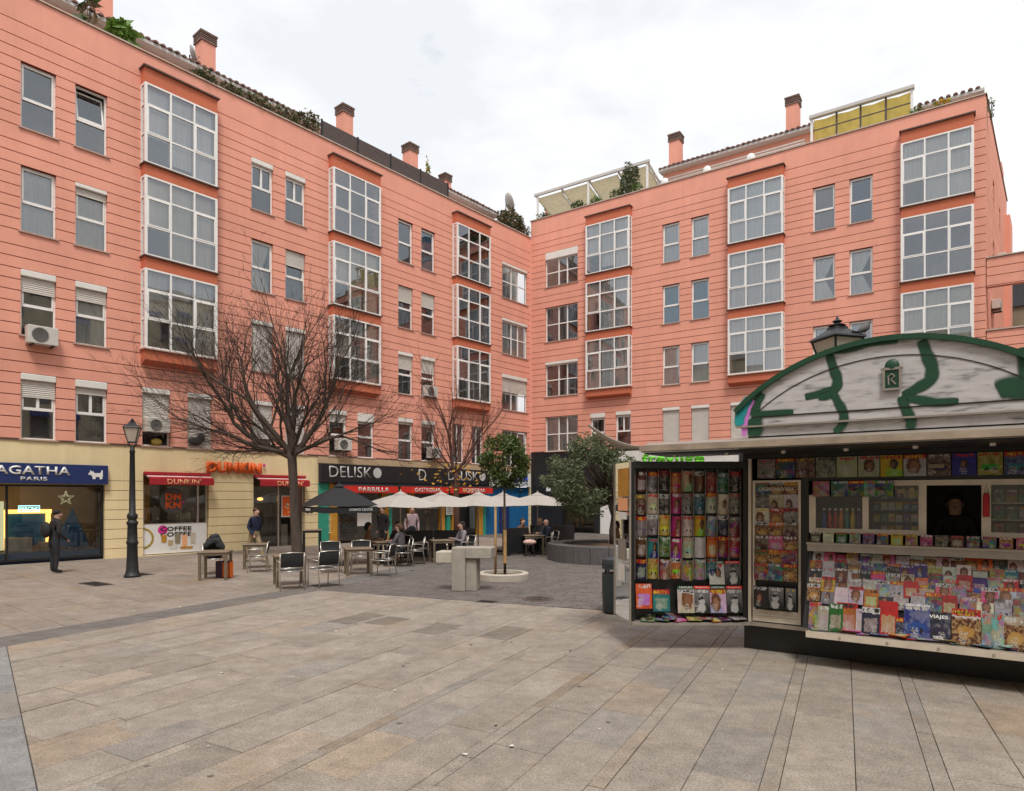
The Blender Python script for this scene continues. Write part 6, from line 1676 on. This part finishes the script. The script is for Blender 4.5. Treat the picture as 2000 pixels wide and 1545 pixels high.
# ------------------------------------------------------------------ trees
def grow(rnd, p, d, length, r, depth, trunk, twig, spread, up, leafpts, maxd, kids=(2, 3), shrink=.74, wob=.10, thin=.016):
    n = 3 if depth > 2 else 4
    pts, rs = [Vector(p)], [r]; q = Vector(p); dd = Vector(d).normalized()
    r1 = r*(.62 if depth < maxd else .35)
    for i in range(n):
        dd = (dd+Vector((rnd.gauss(0, wob), rnd.gauss(0, wob), rnd.gauss(0, wob)+up*.07))).normalized()
        q = q+dd*(length/n); pts.append(q.copy()); rs.append(r+(r1-r)*(i+1)/n)
    (trunk if r > thin else twig).tube(pts, rs, 7 if r > .05 else (5 if r > .012 else 3), cap=False)
    if depth >= maxd:
        leafpts.append((q.copy(), dd.copy())); return
    for i in range(1, n+1):
        last = i == n
        k = rnd.randint(*kids) if last else (1 if rnd.random() < (.85 if depth > 0 else .5) else 0)
        for _ in range(k):
            ax = dd.orthogonal().normalized(); ax.rotate(Matrix.Rotation(rnd.uniform(0, 2*PI), 3, dd))
            nd = dd.copy(); nd.rotate(Matrix.Rotation(rnd.uniform(.35, 1)*spread, 3, ax))
            nd.z += up*.12; nd.normalize()
            grow(rnd, pts[i], nd, length*shrink*rnd.uniform(.75, 1.15)*(1 if last else .85), max(.0035, rs[i]*(.74 if last else .5)), depth+1, trunk, twig, spread, up, leafpts, maxd, kids, shrink, wob, thin)
def tree1():
    rnd = random.Random(3)
    M = T(-7.3, 22.4, 0)
    t = thing('bare_tree', 'large leafless tree with a broad crown in front of the doughnut shop', 'tree', M)
    tr, tw = MB(), MB(); lp = []
    tr.tube([(.1, 0, -.05), (.07, 0, .3), (.0, 0, 1.2), (-.05, 0, 2.4), (-.10, 0, 3.35), (-.12, 0, 3.6)], [.235, .185, .152, .142, .15, .17], 12)
    F0 = Vector((-.12, 0, 3.5))
    limbs = [((-1.05, .15, .62), 3.0, .125), ((-.62, -.3, 1.0), 2.9, .12), ((-.15, .2, 1.2), 2.7, .13), ((.22, -.2, 1.15), 2.6, .12), ((.62, .25, .8), 2.5, .115), ((1.0, -.1, .48), 2.3, .09), ((-1.1, -.25, .30), 2.7, .085), ((-.4, .8, .8), 2.4, .09), ((.35, -.75, .7), 2.2, .085), ((-.8, .5, .55), 2.7, .09), ((-.95, .1, .12), 2.0, .06)]
    for d_, l_, r_ in limbs:
        grow(rnd, F0+Vector((0, 0, rnd.uniform(-.15, .15))), d_, l_*.77, r_*.9, 1, tr, tw, .66, .42, lp, 5, (2, 2), .80, .085)
    for q, dd in lp:
        for _ in range(2):
            nd = (dd+Vector((rnd.gauss(0, .45), rnd.gauss(0, .45), rnd.gauss(.1, .35)))).normalized(); l_ = rnd.uniform(.18, .42)
            tw.tube([q, q+nd*l_*.5+Vector((rnd.gauss(0, .02), 0, .01)), q+nd*l_], [.0045, .0035, .002], 3, cap=False)
    tr.build('trunk', 'bark', t, M, smooth=True); tw.build('crown', 'bark_dark', t, M)
    return len(tr.f), len(tw.f)
print('tree1', tree1())
def tree2():
    rnd = random.Random(9)
    M = T(-2.35, 28.0, 0)
    t = thing('bare_tree', 'slender reddish bare tree with a few yellow leaves behind the white parasols', 'tree', M)
    tr, tw, lf = MB(), MB(), MB(); lp = []
    tr.tube([(0, 0, 0), (.02, 0, 1.4), (0, 0, 2.8), (-.03, 0, 3.2)], [.15, .12, .11, .11], 9)
    for d_, l_, r_ in (((-.25, 0, 1), 2.6, .075), ((.35, .1, 1), 2.5, .07), ((-.75, .1, .5), 1.6, .04), ((.8, -.1, .55), 1.8, .04), ((.05, -.5, .8), 1.9, .045), ((-.5, .3, .85), 2.0, .05)):
        grow(rnd, (-.02, 0, 2.95), d_, l_*.72, r_, 1, tr, tw, .5, .7, lp, 5, (2, 2), .76, .08)
    tr.build('trunk', 'bark_red', t, M, smooth=True); tw.build('crown', 'bark_red', t, M)
    for _ in range(90):
        q = Vector((rnd.gauss(-.1, .85), rnd.gauss(0, .5), rnd.uniform(2.3, 3.5))); a = rnd.uniform(0, 6); s_ = rnd.uniform(.06, .11)
        e1 = Vector((math.cos(a), math.sin(a), rnd.uniform(-.6, .2))).normalized()*s_; e2 = e1.orthogonal().normalized()*s_*.6
        lf.add([q-e1, q+e2, q+e1, q-e2], [(0, 1, 2, 3)])
    lf.build('leaves', 'leaf_yellow', t, M)
tree2()
def leaf_tree(name, label, M, trunk_pts, trunk_r, clumps, n, size, lm, bm, seed, core=None):
    rnd = random.Random(seed); t = thing(name, label, 'tree', M)
    tr, lf = MB(), MB()
    tr.tube(trunk_pts, trunk_r, 8)
    top = Vector(trunk_pts[-1])
    for c, r_, rz in clumps:
        tr.tube([top-Vector((0, 0, .15)), (Vector(c)+top)/2+Vector((0, 0, -.05)), c], [trunk_r[-1]*.6, trunk_r[-1]*.35, .008], 5)
        leaf_cloud(lf, c, r_, r_, rz, n, size, rnd, 0, .35)
    tr.build('trunk', bm, t, M, smooth=True); lf.build('crown', lm, t, M)
    return t
rnd = random.Random(2)
cl = []
for k in range(26):
    a = rnd.uniform(0, 2*PI); q = rnd.uniform(-1, 1); rr_ = math.sqrt(1-q*q)
    cl.append(((.50*rr_*math.cos(a), .45*rr_*math.sin(a), 2.90+.58*q), rnd.uniform(.14, .28), rnd.uniform(.14, .28)))
leaf_tree('clipped_tree', 'small round-headed dark green tree tied to a stake', T(-.18, 17.0, .1), [(0, 0, 0), (.0, 0, 1.2), (-.02, 0, 2.4)], [.035, .03, .026], cl, 150, .12, 'leaf_citrus', 'bark', 4)
M = T(-.42, 16.95, .1)
t = thing('tree_stake', 'wooden stake beside the small clipped tree', 'stake', M)
MB().tube([(0, 0, 0), (.0, 0, 1.75)], .032, 8).build('post', 'stake', t, M, smooth=True)
MB().tube([(0, 0, 1.35), (.2, .04, 1.37), (.25, .1, 1.28)], .010, 5).build('tie', 'mesh_black', t, M)
MB().lathe([(.045, .3), (.045, 1.15)], 8).build('trunk_guard', 'stake', t, T(-.18, 17.0, .1))
rnd = random.Random(6); cl = []
for k in range(44):
    a = rnd.uniform(0, 2*PI); q = rnd.uniform(-.85, 1); rr_ = math.sqrt(max(0, 1-q*q))*rnd.uniform(.65, 1)
    cl.append(((-.62+1.62*rr_*math.cos(a), 1.15*rr_*math.sin(a), 2.15+1.25*q), rnd.uniform(.26, .60), rnd.uniform(.22, .5)))
leaf_tree('olive_tree', 'dense grey-green olive tree growing in the round planter', T(3.35, 22.3, .45), [(.15, 0, 0), (.05, 0, .5), (.12, .05, 1.0), (-.1, 0, 1.6)], [.22, .15, .14, .11], cl, 300, .13, 'leaf_olive', 'olive_bark', 8)

# ------------------------------------------------------------------ people
def cloth(name, c): 
    if name not in MATS: pm(name, c, .85, var=.18, scale=9, bump=.2, bscale=25, obj=True)
    return name
def person(M, label, pose, top, bottom, hair, shoe='shoe', look=0, hairlen=0, bag=None, top_c=None, bot_c=None, skin='skin'):
    """one continuous skinned body; joints in local metres, x forward, y left"""
    cloth(top, top_c or (.03, .03, .035)); cloth(bottom, bot_c or (.02, .02, .025)); cloth(shoe, (.015, .015, .015))
    sit = pose['sit']; J = {}
    hz = .48 if sit else .92
    J['pelvis'] = (0, 0, hz); lean = pose.get('lean', .04)
    J['waist'] = (lean*.4, 0, hz+.14); J['chest'] = (lean*1.0, 0, hz+.36); J['neck'] = (lean*1.3, 0, hz+.53); J['head0'] = (lean*1.5+.015, 0, hz+.60); J['head1'] = (lean*1.5+.03, 0, hz+.69); J['head2'] = (lean*1.5+.02, 0, hz+.79)
    sk = {'pelvis': (.155, .12), 'waist': (.135, .11), 'chest': (.165, .125), 'neck': (.065, .065), 'head0': (.072, .08), 'head1': (.085, .102), 'head2': (.06, .07)}
    tagm = {'pelvis': 'b', 'waist': 't', 'chest': 't', 'neck': 't', 'head0': 's', 'head1': 's', 'head2': 's'}
    E_ = [('pelvis', 'waist'), ('waist', 'chest'), ('chest', 'neck'), ('neck', 'head0'), ('head0', 'head1'), ('head1', 'head2')]
    hands = []
    for s, sd_ in ((1, 'l'), (-1, 'r')):
        J['sh'+sd_] = (lean*1.05, s*.175, hz+.47); J['el'+sd_] = pose.get('el'+sd_, (lean*.6-.03, s*.25, hz+.20)); J['wr'+sd_] = pose.get('wr'+sd_, (lean*.5+.05, s*.24, hz-.04))
        d_ = (Vector(J['wr'+sd_])-Vector(J['el'+sd_])).normalized(); J['pa'+sd_] = tuple(Vector(J['wr'+sd_])+d_*.08)
        hands.append((Vector(J['pa'+sd_]), d_, s))
        for k, r_ in (('sh', (.075, .075)), ('el', (.052, .052)), ('wr', (.036, .036)), ('pa', (.038, .022))): sk[k+sd_] = r_
        tagm['sh'+sd_] = tagm['el'+sd_] = 't'; tagm['wr'+sd_] = 't'; tagm['pa'+sd_] = 's'
        E_ += [('chest', 'sh'+sd_), ('sh'+sd_, 'el'+sd_), ('el'+sd_, 'wr'+sd_), ('wr'+sd_, 'pa'+sd_)]
        if sit:
            J['hip'+sd_] = (.02, s*.10, hz-.01); J['kn'+sd_] = (.44, s*.13, hz+.01); J['an'+sd_] = (.42, s*.13, .08); J['to'+sd_] = (.58, s*.14, .045)
        else:
            st = pose.get('stride', .0)*s
            J['hip'+sd_] = (0, s*.095, hz-.06); J['kn'+sd_] = (st*.5+.03, s*.10, .49); J['an'+sd_] = (st, s*.10, .085); J['to'+sd_] = (st+.17, s*.11, .045)
        for k, r_ in (('hip', (.105, .11)), ('kn', (.068, .07)), ('an', (.048, .05)), ('to', (.045, .035))): sk[k+sd_] = r_; tagm[k+sd_] = 'b'
        tagm['to'+sd_] = 'f'; tagm['an'+sd_] = 'f' if sit else 'b'
        E_ += [('pelvis', 'hip'+sd_), ('hip'+sd_, 'kn'+sd_), ('kn'+sd_, 'an'+sd_), ('an'+sd_, 'to'+sd_)]
    keys = list(J); ix = {k: i for i, k in enumerate(keys)}
    me = bpy.data.meshes.new('person_skel'); me.from_pydata([J[k] for k in keys], [(ix[a], ix[b]) for a, b in E_], [])
    ob = bpy.data.objects.new('tmp_person', me); COL.objects.link(ob)
    ob.modifiers.new('skin', 'SKIN')
    for i, k in enumerate(keys): sv = me.skin_vertices[0].data[i]; sv.radius = sk[k]; sv.use_root = (k == 'pelvis')
    ss = ob.modifiers.new('sub', 'SUBSURF'); ss.levels = ss.render_levels = 2
    dg = bpy.context.evaluated_depsgraph_get(); bmx = bpy.data.meshes.new_from_object(ob.evaluated_get(dg))
    bpy.data.objects.remove(ob)
    # fingers and facial relief joined into the same body mesh
    fb = MB()
    for pa, d_, s in hands:
        sdv = d_.cross(Vector((0, 0, 1))) if abs(d_.z) < .9 else Vector((1, 0, 0)); sdv.normalize(); cu = d_.cross(sdv)
        for k in range(4):
            b0 = pa+sdv*(k-1.5)*.019+d_*.01; ln = (.062, .072, .068, .052)[k]
            fb.tube([b0, b0+d_*ln*.5+cu*.006, b0+d_*ln*.9+cu*.025], [.0095, .009, .007], 5)
        b0 = pa-sdv*.03-d_*.03; fb.tube([b0, b0-sdv*.02+d_*.03, b0-sdv*.02+d_*.055+cu*.01], [.011, .010, .008], 5)
    hd = Vector(J['head1'])
    Rh = Matrix.Rotation(look, 3, 'Z')
    def hp(x, y, z): return tuple(hd+Rh @ Vector((x, y, z)))
    fb.tube([hp(.085, 0, .02), hp(.108, 0, -.02), hp(.09, 0, -.03)], [.010, .016, .012], 6)
    for s in (-1, 1): fb.ball(hp(-.005, s*.086, -.005), .014, .007, .024, 6, 5)
    n0 = len(bmx.polygons)
    bm = bmesh.new(); bm.from_mesh(bmx)
    tmp = fb.mesh('tmp', 'skin', True); bm.from_mesh(tmp); bm.to_mesh(bmx); bm.free(); bpy.data.meshes.remove(tmp)
    bmx.materials.clear()
    for q in (skin, top, bottom, shoe): bmx.materials.append(MT(q))
    mi = {'s': 0, 't': 1, 'b': 2, 'f': 3}
    segs = [(Vector(J[k]), mi[tagm[k]]) for k in keys]
    for a, b in E_:
        for w_ in (.25, .5, .75): segs.append((Vector(J[a]).lerp(Vector(J[b]), w_), mi[tagm[a]] if w_ < .72 else mi[tagm[b]]))
    for i, p in enumerate(bmx.polygons):
        p.use_smooth = True
        if i >= n0: p.material_index = 0
        else: p.material_index = min(segs, key=lambda q: (q[0]-p.center).length_squared)[1]
    bmx.name = 'person_body'
    t = thing('person', label, 'person', M, None)
    mesh_obj('body', bmx, t, M)
    if hair:
        cloth(hair, {'hair_dark': (.018, .012, .01), 'hair_brown': (.07, .035, .02), 'hair_grey': (.35, .32, .29), 'hair_fair': (.42, .28, .14)}[hair])
        h = MB(); h.ball(hp(-.034, 0, .062), .098, .093, .078, 14, 8)
        if hairlen: h.tube([hp(-.06, 0, .06), hp(-.085, 0, -.05), hp(-.09, 0, -.05-hairlen)], [.09, .085, .05], 10)
        h.build('hair', hair, t, M, smooth=True)
    for s in (-1, 1): MB().ball(hp(.092, s*.032, .012), .006, .009, .006, 6, 4).build('eye', 'hair_dark' if 'hair_dark' in MATS else cloth('hair_dark', (.018, .012, .01)), t, M)
    mo_ = MB(); mo_.ball(hp(.092, 0, -.05), .007, .024, .006, 8, 4); mo_.build('mouth', 'awning_red', t, M)
    return t
SIT = dict(sit=True, lean=.06, ell=(.18, .24, .66), elr=(.18, -.24, .66), wrl=(.38, .13, .74), wrr=(.38, -.13, .74))
def stand(**k): return dict(dict(sit=False), **k)
person(T(-12.53, 18.2, 0) @ RZ(rad(60)), 'person in black jacket and trousers standing by the far left shop window', stand(lean=.05, wrr=(.2, -.2, .95), elr=(.0, -.26, 1.1)), 'coat_black', 'trousers_black', 'hair_dark', top_c=(.018, .016, .018))
M = T(-12.53, 18.2, 0) @ RZ(rad(60))
MB().ball((-.19, .02, 1.20), .11, .17, .22, 12, 8).build('backpack', 'mesh_black', None, M, smooth=True, label='black backpack worn by the person at the far left window', cat='backpack')
person(T(-8.25, 21.3, 0) @ RZ(rad(-25)), 'person in navy jacket walking past the shop door', stand(stride=.30, lean=.05, wrl=(-.08, .25, .9), wrr=(.16, -.22, .92)), 'coat_navy', 'trousers_beige', 'hair_brown', top_c=(.010, .017, .045), bot_c=(.30, .22, .13))
seats = [(-4.6, 20.9, 20, 'diner in brown coat seated with back to the menu board', 'coat_brown', (.17, .09, .045), 'hair_dark', .08), (-3.65, 21.5, 250, 'diner in dark clothes seated at the back of the left table', 'coat_plum', (.06, .035, .05), 'hair_dark', .0), (-3.3, 20.0, 160, 'diner in grey top seated beside the left screen', 'coat_grey', (.10, .09, .10), 'hair_brown', .05), (-1.55, 21.6, 210, 'diner with long dark hair seated right of the screen', 'coat_lilac', (.22, .19, .21), 'hair_dark', .16), (.35, 24.8, 300, 'diner in brown jacket seated before the blue shop front', 'coat_tan', (.15, .07, .035), 'hair_brown', .05), (1.05, 25.0, 265, 'fair-haired diner seated under the right white parasol', 'coat_dark', (.05, .05, .055), 'hair_fair', .1), (1.35, 24.3, 200, 'bald diner in navy coat at the right end of the terrace', 'coat_navy2', (.02, .025, .05), None, 0)]
for x, y, a, lab, tp_, tc_, hr, hl in seats:
    person(T(x, y, 0) @ RZ(rad(a)), lab, SIT, tp_, 'trousers_black', hr, hairlen=hl, top_c=tc_)
person(T(-4.75, 24.6, 0) @ RZ(rad(-120)), 'person in dark jacket standing at the pale bar doorway', stand(lean=.03), 'coat_black', 'trousers_black', 'hair_dark')
person(T(-3.75, 24.9, 0) @ RZ(rad(-70)), 'person in pale pink top standing behind the left screen', stand(lean=.03), 'top_pink', 'trousers_black', 'hair_brown', top_c=(.42, .30, .32))
person(FK @ T(2.43, .78, .84) @ RZ(rad(-90)), 'kiosk seller in black seen through the serving hatch', dict(sit=True, lean=.08, ell=(.16, .24, .62), elr=(.16, -.24, .62), wrl=(.42, .08, .72), wrr=(.42, -.08, .72)), 'coat_black', 'trousers_black', 'hair_dark')
MB().box(2.1, 2.76, .3, .34, .5, 1.62).build('hatch_back', 'kiosk_black', KS, FK)
for o in list(bpy.data.objects):
    if o.name.startswith('tmp_'): bpy.data.objects.remove(o)
